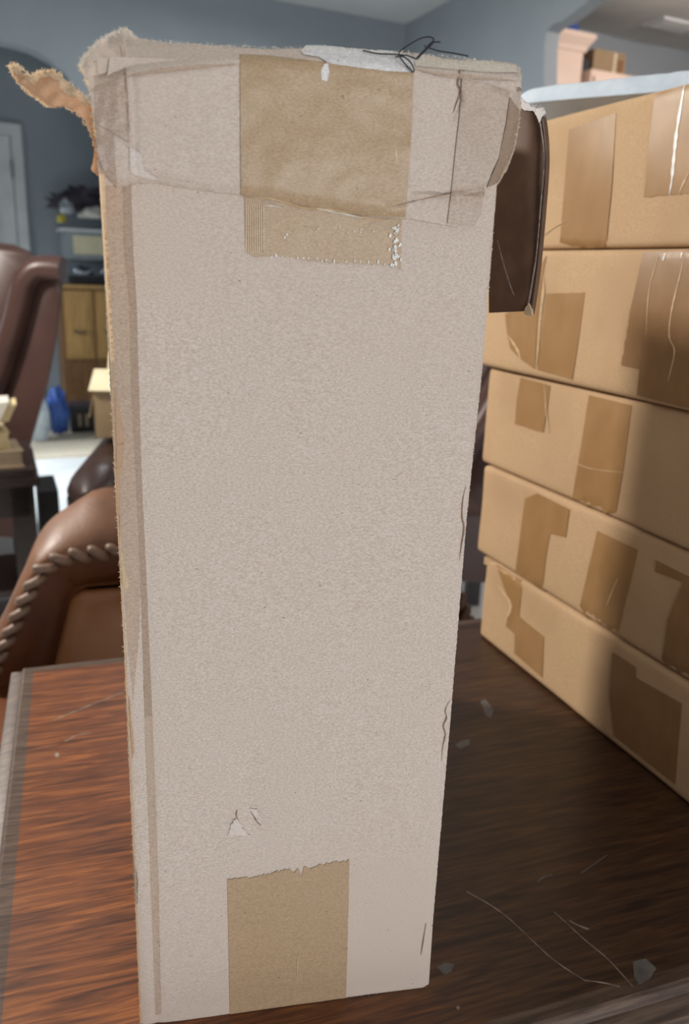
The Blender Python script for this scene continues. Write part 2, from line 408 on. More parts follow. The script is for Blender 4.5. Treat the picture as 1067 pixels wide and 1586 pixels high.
# white door in the hall
hp = room(-2.5, HU, 0)
d0 = on_plane(28, 240, hp, G); td = (d0 - K).dot(E)
door = tag(boxpart('door_1', room(td - 0.99, HU + 0.03, 0.01), E * 0.93, G * -0.04, Z * 2.32, M['trim_white'], bev=0.004), kind='structure')
for z0, z1 in ((0.2, 0.95), (1.08, 2.16)):
    for s in (0.14, 0.53):
        boxpart('door_panel', room(td - 0.99 + s, HU + 0.045, z0), E * 0.27, G * -0.02, Z * (z1 - z0), M['trim_white'], door, bev=0.012)
for z in (0.3, 1.2, 2.0):
    boxpart('hinge', room(td - 0.068, HU + 0.075, z), E * 0.022, G * -0.05, Z * 0.12, M['hinge'], door, bev=0.004)
tag(boxpart('trim_1', room(td - 0.05, HU + 0.05, 0), E * 0.085, G * -0.05, Z * 2.42, M['trim_white'], bev=0.008), kind='structure')
tag(boxpart('trim_2', room(td - 1.1, HU + 0.05, 2.335), E * 1.05, G * -0.05, Z * 0.085, M['trim_white'], bev=0.008), kind='structure')
tag(boxpart('baseboard_hall', room(td + 0.036, HU + 0.02, 0), E * 1.4, G * -0.02, Z * 0.12, M['trim_white'], bev=0.005), kind='structure')

# ceiling vent in the kitchen
vent = empty('ceiling_vent', room(1.54, 0.98, HC), YAW, 'white slatted air vent set in the kitchen ceiling', 'vent')
vo = room(1.36, 0.88, HC - 0.016)
bm = bmesh.new()
for q in ((0, 0, .36, .03), (0, .17, .36, .03), (0, .03, .03, .14), (.33, .03, .03, .14)):
    rbox(bm, vo + E * q[0] + G * q[1], E * q[2], G * q[3], Z * 0.016, 0.003)
from_bm('vent_frame', bm, M['trim_white'], vent)
for i in range(6):
    boxpart('slat', vo + E * 0.03 + G * (0.036 + i * 0.022), E * 0.30, G * 0.014 - Z * 0.004, Z * 0.004 + G * 0.003, M['trim_white'], vent)

# kitchen pantry cabinet with crown moulding
pc = room(0.75, 1.42, 0)
pant = empty('pantry_cabinet', pc, YAW, 'tall cream cabinet with crown moulding behind the wall opening', 'cabinet')
q0 = at_y(896, 150, 5.75); tk = (q0 - K).dot(E); uk = (q0 - K).dot(G)
zt = on_plane(895, 80, room(tk, uk, 0), G).z
boxpart('cabinet_body', room(tk - 0.62, uk, 0), E * 0.62, G * -0.42, Z * zt, M['cabinet_cream'], pant, bev=0.004)
boxpart('cabinet_door', room(tk - 0.60, uk + 0.022, 0.12), E * 0.58, G * -0.022, Z * (zt - 0.2), M['cabinet_cream'], pant, bev=0.006)
prof = [(0, 0), (0.012, 0.0), (0.018, 0.03), (0.04, 0.06), (0.05, 0.075), (0.05, 0.1), (0, 0.1)]
vs = []; fs = []; L_ = len(prof)
for (h, z) in prof:
    vs += [room(tk - 0.62 - h, uk - 0.42, zt + z), room(tk - 0.62 - h, uk + h, zt + z), room(tk + h, uk + h, zt + z), room(tk + h, uk - 0.42, zt + z)]
for i in range(L_ - 1):
    for k in range(3): fs.append((i * 4 + k, i * 4 + k + 1, i * 4 + k + 5, i * 4 + k + 4))
fs.append([(L_ - 2) * 4 + k for k in range(4)])
make('crown_moulding', vs, fs, M['cabinet_cream'], pant, True, 20)
zc = zt + 0.1
bo = room(tk - 0.12, uk - 0.03, zc)
def dome(c, a, b, h, fn=None, n=14, r=7):
    vs = []; fs = []
    for i in range(r + 1):
        f = i / r * math.pi / 2
        for k in range(n):
            g = 2 * math.pi * k / n
            vs.append(c + a * (math.cos(f) * math.cos(g)) + b * (math.cos(f) * math.sin(g)) + h * math.sin(f))
    for i in range(r):
        for k in range(n): fs.append((i * n + k, i * n + (k + 1) % n, (i + 1) * n + (k + 1) % n, (i + 1) * n + k))
    fs.append(list(range(n))[::-1])
    return vs, fs
vs, fs = dome(bo, E * 0.075, G * 0.07, Z * 0.08)
tag(make('bowl', vs, fs, M['blue'], None), 'small blue upturned bowl on top of the tall cream cabinet', 'bowl')

# wall cabinets further right and a brown carton with a dark end on them
q0 = at_y(965, 123, 5.95); zb = q0.z
wc = empty('wall_cabinet', room(1.1, 0.9, 1.5), YAW, 'pale kitchen wall cabinet carrying a brown carton, mostly behind the white mailer', 'cabinet')
tb = (q0 - K).dot(E); ub = (q0 - K).dot(G)
boxpart('cabinet_body', room(tk + 0.03, ub + 0.1, 1.45), E * 2.2, G * -0.32, Z * (zb - 1.45), M['cabinet_cream'], wc, bev=0.004)
for i in range(5):
    boxpart('cabinet_door', room(tk + 0.05 + i * 0.435, ub + 0.12, 1.48), E * 0.42, G * -0.02, Z * (zb - 1.52), M['cabinet_cream'], wc, bev=0.006)
ct = empty('brown_carton', room(tb - 0.2, ub, zb), YAW, 'brown carton with a dark end panel high on the kitchen cabinets', 'box')
boxpart('carton_body', room(tb - 0.27, ub, zb + 0.001), E * 0.27, G * -0.18, Z * 0.15, M['box_brown'], ct, bev=0.006)
boxpart('lid_strip', room(tb - 0.10, ub + 0.002, zb + 0.004), E * 0.022, G * -0.004, Z * 0.142, M['cream'], ct)
boxpart('front_label', room(tb - 0.065, ub + 0.002, zb + 0.035), E * 0.05, G * -0.004, Z * 0.075, M['oak_dark'], ct)
boxpart('dark_box', room(tb - 0.37, ub - 0.02, zb + 0.001), E * 0.09, G * -0.14, Z * 0.085, M['black'], None, bev=0.006)
tag(bpy.data.objects['dark_box'], 'small black box left of the brown carton on the kitchen cabinets', 'box')

# rug on the hall floor
rg = [room(-3.2, -1.35, 0), room(-1.2, -1.35, 0), room(-1.2, -0.05, 0), room(-3.2, -0.05, 0)]
bm = bmesh.new(); rbox(bm, room(-3.6, -0.17, 0.0), E * 2.5, G * -1.1, Z * 0.014, 0.005, 2)
tag(from_bm('rug', bm, M['rug']), 'beige rug on the pale floor below the archway', 'rug')

# dresser of drawers and what stands on and before it
h0 = at_y(108, 650, 6.9); td0 = (h0 - K).dot(E); ud0 = (h0 - K).dot(G)
top_z = on_plane(120, 441, room(td0, ud0, 0), G).z
dr = empty('dresser', room(td0 + 0.5, ud0, 0), YAW, 'wooden dresser with honey coloured drawers in the hall beyond the arch', 'dresser')
def D(t, u, z): return room(td0 + t, ud0 + u, z)
boxpart('cabinet_body', D(-0.02, 0, 0), E * 1.05, G * -0.45, Z * (top_z - 0.03), M['oak_dark'], dr, bev=0.008)
boxpart('dresser_top', D(-0.045, 0.02, top_z - 0.03), E * 1.1, G * -0.48, Z * 0.03, M['oak'], dr, bev=0.008)
zm = on_plane(120, 555, room(td0, ud0, 0), G).z
for i in range(4):
    o = boxpart('drawer', D(0.01 + 0.255 * i, 0.02, zm), E * 0.235, G * -0.02, Z * (top_z - 0.05 - zm), M['oak'], dr, bev=0.008)
    boxpart('drawer_panel', D(0.04 + 0.255 * i, 0.027, zm + 0.04), E * 0.175, G * -0.01, Z * (top_z - 0.13 - zm), M['oak'], o, bev=0.006)
    hb = bmesh.new(); c = D(0.128 + 0.255 * i, 0.04, (zm + top_z) / 2 - 0.06)
    tube(hb, [c + E * (0.045 * math.cos(q * math.pi / 10)) - Z * (0.032 * math.sin(q * math.pi / 10)) + G * 0.012 * math.sin(q * math.pi / 10) for q in range(11)], 0.007, 6)
    from_bm('handle', hb, M['hinge'], o)
for i in range(4):
    boxpart('lower_panel', D(0.01 + 0.255 * i, 0.012, 0.12), E * 0.235, G * -0.012, Z * (zm - 0.16), M['oak_dark'], dr, bev=0.008)

def blob(name, c, ax, ay, az, m, amp, seed, n=18, r=12, parent=None, freq=2.2, flat=0.0):
    vs = []; fs = []
    for i in range(r + 1):
        f = -math.pi / 2 + i / r * math.pi
        for k in range(n):
            g = 2 * math.pi * k / n
            d = V((math.cos(f) * math.cos(g), math.cos(f) * math.sin(g), math.sin(f)))
            s = 1 + amp * nz(d.x * freq + seed, d.y * freq, d.z * freq)
            d = d * s
            if d.z < -flat: d.z = -flat
            vs.append(c + ax * d.x + ay * d.y + az * d.z)
    for i in range(r):
        for k in range(n): fs.append((i * n + k, i * n + (k + 1) % n, (i + 1) * n + (k + 1) % n, (i + 1) * n + k))
    return make(name, vs, fs, m, parent, True, 60)

# foil packs in a black tray, plastic tote on the tray, loose bags above
tz = top_z
tr = empty('black_tray', D(0.35, -0.2, tz), YAW, 'black tray of shiny foil packs directly on the wooden dresser', 'tray')
bm = bmesh.new()
rbox(bm, D(0.10, -0.04, tz), E * 0.6, G * -0.34, Z * 0.012, 0.003)
rbox(bm, D(0.10, -0.04, tz), E * 0.6, G * -0.012, Z * 0.07, 0.003)
rbox(bm, D(0.10, -0.368, tz), E * 0.6, G * -0.012, Z * 0.07, 0.003)
rbox(bm, D(0.10, -0.04, tz), E * 0.012, G * -0.34, Z * 0.07, 0.003)
rbox(bm, D(0.688, -0.04, tz), E * 0.012, G * -0.34, Z * 0.07, 0.003)
from_bm('tray_body', bm, M['black'], tr)
for i, wh in enumerate(('left crumpled silver foil pack in the black tray on the dresser', 'right crumpled silver foil pack in the black tray on the dresser')):
    tag(blob('foil_pack', D(0.20 + 0.2 * i, -0.15, tz + 0.085), E * 0.08, G * 0.07, Z * 0.065, M['foil'], 0.45, i * 3.1, n=24, r=16), wh, 'pack', 'foil packs in the black tray')
tt = empty('storage_tote', D(0.35, -0.2, tz + 0.2), YAW, 'translucent plastic tote with cream contents above the foil tray', 'tote')
bm = bmesh.new()
rbox(bm, D(0.04, -0.02, tz + 0.205), E * 0.62, G * -0.38, Z * 0.24, 0.02, 3)
from_bm('tote_body', bm, M['tote'], tt)
boxpart('tote_rim', D(0.02, 0.0, tz + 0.43), E * 0.66, G * -0.42, Z * 0.022, M['trim_white'], tt, bev=0.008)
boxpart('folded_cloth', D(0.12, -0.01, tz + 0.25), E * 0.48, G * -0.2, Z * 0.15, M['cream'], tt, bev=0.05, seg=3)
boxpart('tote_base', D(0.08, -0.03, tz + 0.192), E * 0.56, G * -0.34, Z * 0.03, M['black'], tt, bev=0.008)
tag(blob('white_bundle', D(0.33, -0.07, tz + 0.545), E * 0.15, G * 0.1, Z * 0.085, M['paper'], 0.35, 4.4), 'white paper bundle lying on the plastic tote', 'bundle')
tag(blob('dark_bag', D(0.28, -0.33, tz + 0.62), E * 0.26, G * 0.10, Z * 0.17, M['plum'], 0.8, 9.3, n=28, r=18, freq=3.1), 'crumpled dark plum bag heaped on the tote, topmost of the pile', 'bag')
tag(blob('grey_bag', D(0.09, -0.1, tz + 0.56), E * 0.07, G * 0.06, Z * 0.10, M['foil'], 0.6, 2.3), 'small grey silver bag left of the plum bag on the pile', 'bag')
tag(blob('yellow_pouch', D(0.04, -0.03, tz + 0.495), E * 0.04, G * 0.04, Z * 0.06, M['yellow'], 0.4, 5.1), 'small yellow pouch on the left rim of the plastic tote', 'pouch')

# bags and bin on the hall floor
q = at_y(127, 663, 6.4); q.z = 0.0145
bn = empty('waste_bin', q, YAW, 'dark square bin on the floor in front of the dresser', 'bin')
def taper(c0, h, k):
    return lambda v: V((c0.x + (v.x - c0.x) * (1 + k * (v.z / h)), c0.y + (v.y - c0.y) * (1 + k * (v.z / h)), v.z))
boxpart('bin_body', q - E * 0.09 - G * -0.09, E * 0.185, G * -0.18, Z * 0.21, M['black'], bn, bev=0.012, fn=taper(q, 0.21, 0.1))
boxpart('bin_rim', q - E * 0.105 - G * -0.105 + Z * 0.205, E * 0.21, G * -0.21, Z * 0.025, M['plum'], bn, bev=0.006)
for s in (-0.035, 0.02):
    boxpart('pale_panel', q + E * s + G * 0.098 + Z * 0.05, E * 0.022, G * -0.006 , Z * 0.10, M['book_tan'], bn)
q = at_y(90, 660, 6.15); q.z = 0.0145
tag(blob('blue_bag', q + Z * 0.17, E * 0.08, G * 0.08, Z * 0.2, M['blue'], 0.5, 2.9, n=26, r=18, flat=0.72), 'blue plastic bag standing on the floor left of the bin', 'bag')
q = at_y(54, 664, 5.95); q.z = 0.0145
tag(blob('white_bag', q + Z * 0.16, E * 0.11, G * 0.09, Z * 0.21, M['bag_white'], 0.3, 6.6, flat=0.74), 'pale blue white bag standing left of the blue bag', 'bag')

# ------------------------------------------------------------------ the table
TH = math.radians(19); TX = V((math.cos(TH), math.sin(TH), 0)); TN = V((math.sin(TH), -math.cos(TH), 0)); TZ = 0.75
TP = V((-0.483, 1.08, TZ))
table = empty('wooden_table', (TP.x, TP.y, 0), TH, 'dark stained wooden table with stepped edge under all the boxes', 'table')
def T(s, v, z): return TP + TX * s + TN * v + Z * (z - TZ)
LX, LY = 1.55, 0.755
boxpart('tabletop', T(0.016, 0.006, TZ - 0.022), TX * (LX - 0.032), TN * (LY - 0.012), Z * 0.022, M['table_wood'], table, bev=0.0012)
def moulding(name, a, b, out, ext):
    """stepped edge: flat lip, cove, lower nosing, swept from a to b; out = outward direction"""
    prof = [(0.016, -0.03), (0.016, 0.0), (0.003, 0.0008), (0.0, -0.0015), (-0.001, -0.006), (-0.003, -0.010), (-0.014, -0.0125), (-0.0185, -0.015), (-0.020, -0.021), (-0.016, -0.03), (-0.006, -0.036)]
    # profile x: inward positive
    vs = []; fs = []; n = len(prof)
    for P, sgn in ((a, -1), (b, 1)):
        for (h, z) in prof:
            vs.append(P - out * h + Z * z + (b - a).normalized() * (sgn * (-h) * ext))
    for i in range(n): fs.append((i, (i + 1) % n, (i + 1) % n + n, i + n))
    fs += [list(range(n)), list(range(2 * n - 1, n - 1, -1))]
    return make(name, vs, fs, M['table_trim'], table, True, 25)
moulding('edge_moulding', T(0, 0, TZ), T(0, LY, TZ), -TX, 1)
moulding('edge_moulding', T(0, LY, TZ), T(LX, LY, TZ), TN, 1)
moulding('edge_moulding', T(LX, LY, TZ), T(LX, 0, TZ), TX, 1)
moulding('edge_moulding', T(LX, 0, TZ), T(0, 0, TZ), -TN, 1)
bm = bmesh.new()
boxpart('apron', T(0.07, 0.07, 0.62), TX * (LX - 0.14), TN * (LY - 0.14), Z * 0.105, M['table_dark'], table, bev=0.004)
for s in (0.05, LX - 0.12):
    for v in (0.05, LY - 0.12):
        boxpart('leg', T(s, v, 0.0), TX * 0.07, TN * 0.07, Z * 0.715, M['table_dark'], table, bev=0.008)
def mark(name, pts, wpx, m, seed):
    """wear mark lying in the tabletop"""
    rnd = random.Random(seed); L1 = []; L2 = []
    pp = spline([(x, y, 0) for x, y in pts], 5)
    for i, q in enumerate(pp):
        t = (pp[min(i + 1, len(pp) - 1)] - pp[max(i - 1, 0)]).normalized()
        nn = V((-t.y, t.x)) * wpx * rnd.uniform(0.35, 1.0)
        L1.append((q.x + nn.x, q.y + nn.y)); L2.append((q.x - nn.x, q.y - nn.y))
    return sheet(name, L1 + L2[::-1], V((0, 0, TZ + 0.0004)), Z, m, table, None, 6, 0.0003, seed)
mark('scratch', [(722, 1380), (760, 1402), (790, 1424), (830, 1462), (862, 1490), (905, 1518)], 1.0, M['scratch'], 1)
mark('scratch', [(905, 1518), (935, 1522), (960, 1528)], 1.1, M['scratch'], 2)
mark('scratch', [(858, 1412), (880, 1432), (905, 1455), (940, 1484), (968, 1514), (990, 1540)], 0.9, M['scratch'], 3)
mark('scratch', [(882, 1426), (898, 1434), (912, 1439)], 1.5, M['scratch'], 4)
mark('scratch', [(832, 1366), (842, 1358), (856, 1355)], 1.2, M['smudge'], 5)
mark('scratch', [(900, 1352), (920, 1338), (940, 1324)], 1.0, M['smudge'], 6)
mark('scratch', [(82, 1116), (120, 1100), (160, 1084), (192, 1072)], 1.2, M['scratch'], 7)
mark('scratch', [(100, 1148), (122, 1138), (140, 1134)], 0.9, M['scratch'], 8)
def stain(outl, m, seed):
    sheet('stain', outl, V((0, 0, TZ + 0.0004)), Z, m, table, None, 5, 0.0003, seed)
stain([(676, 1498, .6), (688, 1491, .6), (703, 1492, .6), (700, 1504, .6), (688, 1510, .6)], M['smudge'], 1)
stain([(704, 1152, .6), (718, 1146, .6), (728, 1144, .6), (726, 1154, .6), (712, 1160, .6)], M['smudge'], 2)
stain([(744, 1086, .6), (752, 1082, .6), (764, 1100, .6), (760, 1112, .6), (752, 1108, .6)], M['smudge'], 3)
stain([(980, 1490, .6), (1000, 1484, .6), (1016, 1500, .6), (1008, 1514, .6), (990, 1526, .6), (982, 1512, .6)], M['smudge'], 4)
stain([(85, 1167), (89, 1165), (92, 1169), (89, 1173), (85, 1172)], M['scratch'], 5)
stain([(706, 1560), (710, 1557), (713, 1561), (709, 1564)], M['scratch'], 6)

# ------------------------------------------------------------------ the tall carton in front
BX = V((0.9806, 0.1960, 0)); BN = V((0.1960, -0.9806, 0)); BA = V((-0.151, 0.495, TZ)); BW = 0.2444; BD = 0.58; BH = 0.712
tall = empty('tall_carton', BA + BX * BW / 2 - BN * BD / 2, math.atan2(BX.y, BX.x),
             'tall pale brown carton standing upright on the table, torn taped top flap', 'box')
def B(s, v, z): return BA + BX * s - BN * v + Z * z
# body: side walls and back
bm = bmesh.new()
rbox(bm, B(0.0016, 0.0042, 0.0005), BX * (BW - 0.0032), -BN * (BD - 0.004), Z * (BH - 0.002), 0.0025, 2)
from_bm('carton_body', bm, M['kraft_pale'], tall)
def front_depth(x, y):
    d = 0.0012 * nz(x / 170, y / 210, 3) + 0.0004 * nz(x / 40, y / 60, 8)
    d -= 0.0030 * math.exp(-((x - 392) / 14) ** 2 - ((y - 1272) / 20) ** 2)           # the dent
    d += 0.0026 * math.exp(-((x - 368) / 11) ** 2 - ((y - 1277) / 14) ** 2)
    d -= 0.0012 * math.exp(-((x - 385) / 30) ** 2 - ((y - 1190) / 60) ** 2)
    xl = lerp_line(y, [(290, 205), (620, 216), (900, 228), (1586, 243)])
    d -= 0.0009 * math.exp(-((x - xl) / 5) ** 2)                                       # long crease by the left edge
    e = x - lerp_line(y, [(290, 155), (1586, 217)])
    d -= 0.002 * max(0, 1 - max(e, 0) / 9) ** 2
    e = lerp_line(y, [(290, 770), (1530, 660)]) - x
    d -= 0.002 * max(0, 1 - max(e, 0) / 7) ** 2
    return d
ol = [(170, 88), (150, 250), (155, 290, .5), (164, 480, .8), (176, 700, .9), (187, 905, .9), (190, 960, .5), (217.2, 1590),
      (330, 1576, .7), (540, 1546, .8), (659, 1530, .5), (664, 1524), (671, 1420, .4), (700, 1085, .5), (723, 800, .5), (748, 560, .4), (769, 292), (775, 110)]
sheet('front_panel', ol, BA, BN, M['kraft_pale'], tall, front_depth, 9, 0.004, 11, zc=(TZ + 0.0005, 9))
# raw board showing along the left edge
side_n = V((-0.93, -0.36, 0)).normalized(); sp = B(-0.0006, 0.002, 0)
sheet('torn_edge', [(153, 268), (157.5, 272), (160, 330, .4), (166, 430, .4), (173, 560, .5), (171.5, 560), (163, 430), (156.5, 330)], sp, side_n, M['kraft_edge'], tall, None, 8, 0.0015, 21)
sheet('torn_edge', [(179, 600), (183, 625, .6), (190, 660, .5), (193, 684), (190, 688), (181, 690), (179, 640)], BA + BN * 0.0008, BN, M['kraft_torn'], tall, None, 8, 0.0008, 22)
sheet('torn_edge', [(181, 690), (192, 684, .4), (191, 716, .6), (186, 740, .6), (184, 800, .6), (182, 800), (180, 730)], BA + BN * 0.0008, BN, M['kraft_torn'], tall, None, 8, 0.0008, 23)
sheet('torn_edge', [(185, 800), (188, 850, .6), (194, 880, .6), (200, 905, .8), (194, 916, .6), (190, 905), (186, 850)], BA + BN * 0.0008, BN, M['kraft_edge'], tall, None, 8, 0.0008, 24)
sheet('torn_edge', [(200, 1080), (203, 1110, .5), (208, 1165, .5), (206, 1175), (201, 1120)], BA + BN * 0.0008, BN, M['kraft_torn'], tall, None, 8, 0.0008, 25)
sheet('torn_edge', [(205, 1320), (209, 1340, .5), (214, 1365, .5), (213, 1400, .4), (210, 1400), (206, 1350)], BA + BN * 0.0008, BN, M['crack'], tall, None, 8, 0.0008, 26)
sheet('torn_edge', [(171, 560), (176, 700, .5), (186.5, 905, .5), (190, 970, .5), (202, 1200, .5), (217, 1586), (219, 1586, .6), (204.5, 1200, .6), (192.5, 970, .6), (189, 905, .6), (178.5, 700, .6), (173, 560)], BA + BN * 0.0012, BN, M['kraft_edge'], tall, front_depth, 8, 0.0008, 27)
left_line = [(155, 290), (176, 700), (187, 905), (217, 1590)]
fibres('torn_fibres', left_line, BA, BN, M['kraft_edge'], tall, 260, 0.0022, 31)
fibres('torn_fibres', [(217, 1588), (540, 1546), (660, 1530)], BA + Z * 0.001, BN, M['paper_white'], tall, 160, 0.0018, 32)
fibres('torn_fibres', [(770, 292), (748, 560), (723, 800), (660, 1530)], BA, BN, M['kraft_edge'], tall, 140, 0.0013, 33)
# strip of tape wrapped round the left edge
sheet('edge_tape', [(190, 285), (203, 285), (206, 380, .3), (212, 480, .3), (216, 620, .3), (220, 750, .3), (227, 900, .3), (236, 1110), (224, 1110, .3), (218, 900, .4), (211, 750, .5), (204, 620, .5), (201, 480, .4), (191, 380, .4)],
      BA + BN * 0.0006, BN, M['kraft_band'], tall, front_depth, 10, 0.0004, 41)
sheet('edge_tape', [(224, 1108), (236, 1108), (245, 1350, .5), (250, 1571), (241, 1572), (233, 1350, .6)], BA + BN * 0.0005, BN, M['kraft_shade_tape'], tall, front_depth, 10, 0.0003, 42)
sheet('edge_shade', [(158, 288), (190, 286), (192, 380, .5), (201, 480, .5), (204, 620, .5), (211, 750, .5), (218, 900, .5), (216, 980, .5), (206, 1085), (197, 985), (188, 860, .6), (178, 700, .6), (165, 480, .6)],
      BA + BN * 0.0004, BN, M['kraft_shade_tape'], tall, front_depth, 10, 0.0003, 43)  # shade where the left edge curves away, painted as a darker margin
# cracks by the right edge
def crack(pts, w_, seed, m='crack', dd=0.0007):
    pp = spline([(x, y, 0) for x, y in pts], 5); A_ = []; C_ = []
    rnd = random.Random(seed)
    for i, q in enumerate(pp):
        t = (pp[min(i + 1, len(pp) - 1)] - pp[max(i - 1, 0)]).normalized()
        k = w_ * rnd.uniform(0.5, 1) * math.sin(math.pi * (i + .5) / len(pp))
        A_.append((q.x - t.y * k, q.y + t.x * k)); C_.append((q.x + t.y * k, q.y - t.x * k))
    return A_ + C_[::-1]
for i, (c, w_) in enumerate([([(722, 752), (717, 775), (716, 800), (719, 818), (715, 845), (712, 868)], 1.2),
                             ([(697, 1085), (690, 1100), (692, 1112), (687, 1125), (690, 1138), (686, 1158), (684, 1180)], 1.3),
                             ([(660, 1430), (655, 1462), (652, 1480)], 0.9)]):
    sheet('crack', crack(c, w_, i), BA + BN * 0.001, BN, M['crack'], tall, front_depth, 4, 0.0003, i)
for i, (c, w_) in enumerate([([(368, 1255), (366, 1262), (369, 1270)], 1.2), ([(388, 1256), (394, 1266), (399, 1274), (405, 1279)], 1.5)]):
    sheet('crack', crack(c, w_, i), BA + BN * 0.0012, BN, M['crack'], tall, front_depth, 4, 0.0003, i)
sheet('scuff', [(354, 1294, 1.2), (358, 1276, 1.8), (366, 1266, 1.6), (374, 1280, 1.8), (380, 1288, 1.8), (388, 1294, 1.0)], BA + BN * 0.001, BN, M['paper_scuff'], tall, front_depth, 5, 0.0003, 51)
sheet('scuff', [(386, 1252), (398, 1254, .6), (404, 1268, .6), (402, 1278, .5), (394, 1265, .5)], BA + BN * 0.001, BN, M['paper_scuff'], tall, front_depth, 5, 0.0003, 52)
# lower tape
sheet('tape_strip', [(352, 1362, 2.2), (400, 1358, 3.2), (425, 1350, 3.2), (464, 1348), (467, 1358), (471, 1342), (480, 1346), (490, 1342, 3.0), (541, 1332), (540, 1400), (536, 1546), (356, 1571)],
      BA + BN * 0.0007, BN, M['tape_pale'], tall, front_depth, 9, 0.0003, 61, zc=(TZ + 0.0006, 9))
sheet('tape_wrinkle', crack([(463, 1474), (461, 1492), (459, 1525)], 0.9, 8), BA + BN * 0.0013, BN, M['film_faint'], tall, front_depth, 4, 0.0003, 62)
sheet('tape_strip', [(378, 296), (640, 318), (622, 340), (621, 416), (600, 410, 1.5), (560, 409, 1.8), (520, 407, 1.8), (470, 403, 1.8), (430, 396, 1.6), (393, 398), (382, 390), (380, 340)],
      BA + BN * 0.0007, BN, M['tape_pale'], tall, front_depth, 9, 0.0003, 63)

# top flap, bent forward from the top and stuck down with tape
FO = 0.0062
fold = [(125, 150), (205, 112), (300, 100), (370, 94), (560, 98), (640, 106), (690, 112), (800, 122)]
ridge = [(792, 145), (784, 190), (772, 250), (752, 292)]
def flap_depth(x, y):
    fy = lerp_line(x, fold)
    d = 0.0
    if y < fy: d -= 0.00052 * (fy - y) * 0.9 + 0.0009 * min(1, (fy - y) / 8)              # leans back over the top
    else: d -= 0.0010 * math.exp(-((y - fy) / 5) ** 2)
    d += 0.0010 * nz(x / 90, y / 70, 1) + 0.0005 * nz(x / 28, y / 30, 4)
    d += 0.0022 * max(0, (x - 620) / 150) * max(0, min(1, (310 - y) / 120))                # right part lifts off
    rx = lerp_line(y, [(b_, a_) for a_, b_ in ridge])
    if x > rx and y > 140: d -= 0.00075 * (x - rx)                                         # corner folded back
    d -= 0.0016 * math.exp(-(dist_line(x, y, [(712, 105), (708, 130), (712, 155), (700, 185)]) / 4) ** 2)
    d -= 0.0011 * math.exp(-(dist_line(x, y, [(770, 130), (785, 140), (800, 150)]) / 4) ** 2)
    if x < 215:
        k = (215 - x) / 60
        d += k * (0.0024 * nz(x / 16, y / 22, 7) + 0.0016 * nz(x / 9, y / 10, 2) * max(0, min(1, (170 - y) / 60)))
        d -= 0.0022 * k * k
        d -= 0.0014 * math.exp(-((x - (188 + (y - 60) * 0.06)) / 4) ** 2)
    d -= 0.0016 * math.exp(-((x - (205 + (y - 100) * 0.04)) / 3.5) ** 2) * (1 if y > 60 else 0)
    low = lerp_line(x, [(180, 288), (240, 280), (370, 303), (560, 335), (735, 352)])
    if x < 640 and y > low - 26: d -= 0.0042 * ((y - low + 26) / 26) ** 2                  # lower rim pressed to the wall by the tape
    if x >= 640 and y > 300: d -= 0.0035
    d -= 0.0012 * math.exp(-(dist_line(x, y, [(605, 318), (650, 306), (700, 299), (752, 292)]) / 4) ** 2)
    return d
flap_ol = [(150, 66, 1.8), (165, 55, 1.5), (180, 48, 1.5), (190, 43, 1.5), (200, 46, 1.5), (210, 58), (260, 66, .5), (330, 70, .5), (410, 76, .5), (470, 75), (560, 77, 1.0), (640, 82, 1.2), (700, 92, 1.0), (760, 94, 1.0), (797, 98, 1.0), (806, 108, .8),
           (808, 122, 1.0), (806, 170, .6), (803, 200, .6), (797, 232, .8), (786, 262, .8), (770, 287, .5), (752, 292), (748, 312), (746, 330), (735, 351), (710, 352, .5), (640, 340, .4), (560, 335, .5), (470, 321, .5), (372, 303, .4),
           (300, 294, .6), (262, 288, .6), (240, 284), (226, 285, .5), (203, 286, .6), (184, 292, 1.0), (172, 280, 1.0), (160, 264, 1.0), (150, 236, .8), (146, 200, .8), (142, 150, 1.2), (130, 118, 1.5), (124, 100, 1.5), (128, 88, 1.5), (138, 78, 1.6)]
fp = BA + BN * FO
sheet('top_flap', flap_ol, fp, BN, M['kraft_pale'], tall, flap_depth, 6, 0.0036, 71)
over = lambda k: (lambda x, y: flap_depth(x, y) + k + 0.0007)
sheet('tape_strip', [(372, 84), (420, 86), (520, 98), (641, 108), (639, 160), (636, 230), (628, 337), (560, 334), (470, 320), (373, 302)], fp, BN, M['tape_pale'], tall, over(0.0006), 6, 0.0003, 81)
sheet('clear_tape', [(716, 118), (790, 140), (783, 190), (772, 245), (750, 291), (748, 312), (745, 332), (735, 350), (693, 346), (700, 290), (706, 230), (712, 180)], fp, BN, M['tape_clear'], tall, over(0.0006), 6, 0.0003, 82)
sheet('clear_tape', [(790, 150), (805, 172), (801, 205), (795, 232), (784, 262), (770, 284), (754, 290), (772, 248), (784, 192)], fp, BN, M['kraft_band'], tall, over(0.0005), 6, 0.0003, 83)  # tape on the folded corner, shade of its turned-away side painted darker
sheet('clear_tape', [(146, 118), (194, 104), (198, 150), (200, 222), (176, 206), (148, 190)], fp, BN, M['tape_clear'], tall, over(0.0006), 6, 0.0003, 84)
sheet('clear_tape', [(148, 192), (176, 208), (179, 262, .5), (182, 288), (168, 274), (158, 258), (150, 228)], fp, BN, M['tape_clear'], tall, over(0.0005), 6, 0.0003, 85)
sheet('scuff', [(178, 211), (198, 226), (220, 240), (222, 262), (250, 282), (226, 276, .5), (201, 268), (200, 228)], fp, BN, M['paper_scuff'], tall, over(0.0007), 6, 0.0003, 86)
sheet('torn_paper', [(466, 78), (474, 70), (500, 70, .8), (560, 76, 1.0), (612, 79, 1.0), (641, 86), (641, 112), (600, 110), (560, 105, .6), (510, 98, .6), (494, 88), (470, 84)], fp, BN, M['paper_white'], tall, over(0.0009), 6, 0.0004, 87)
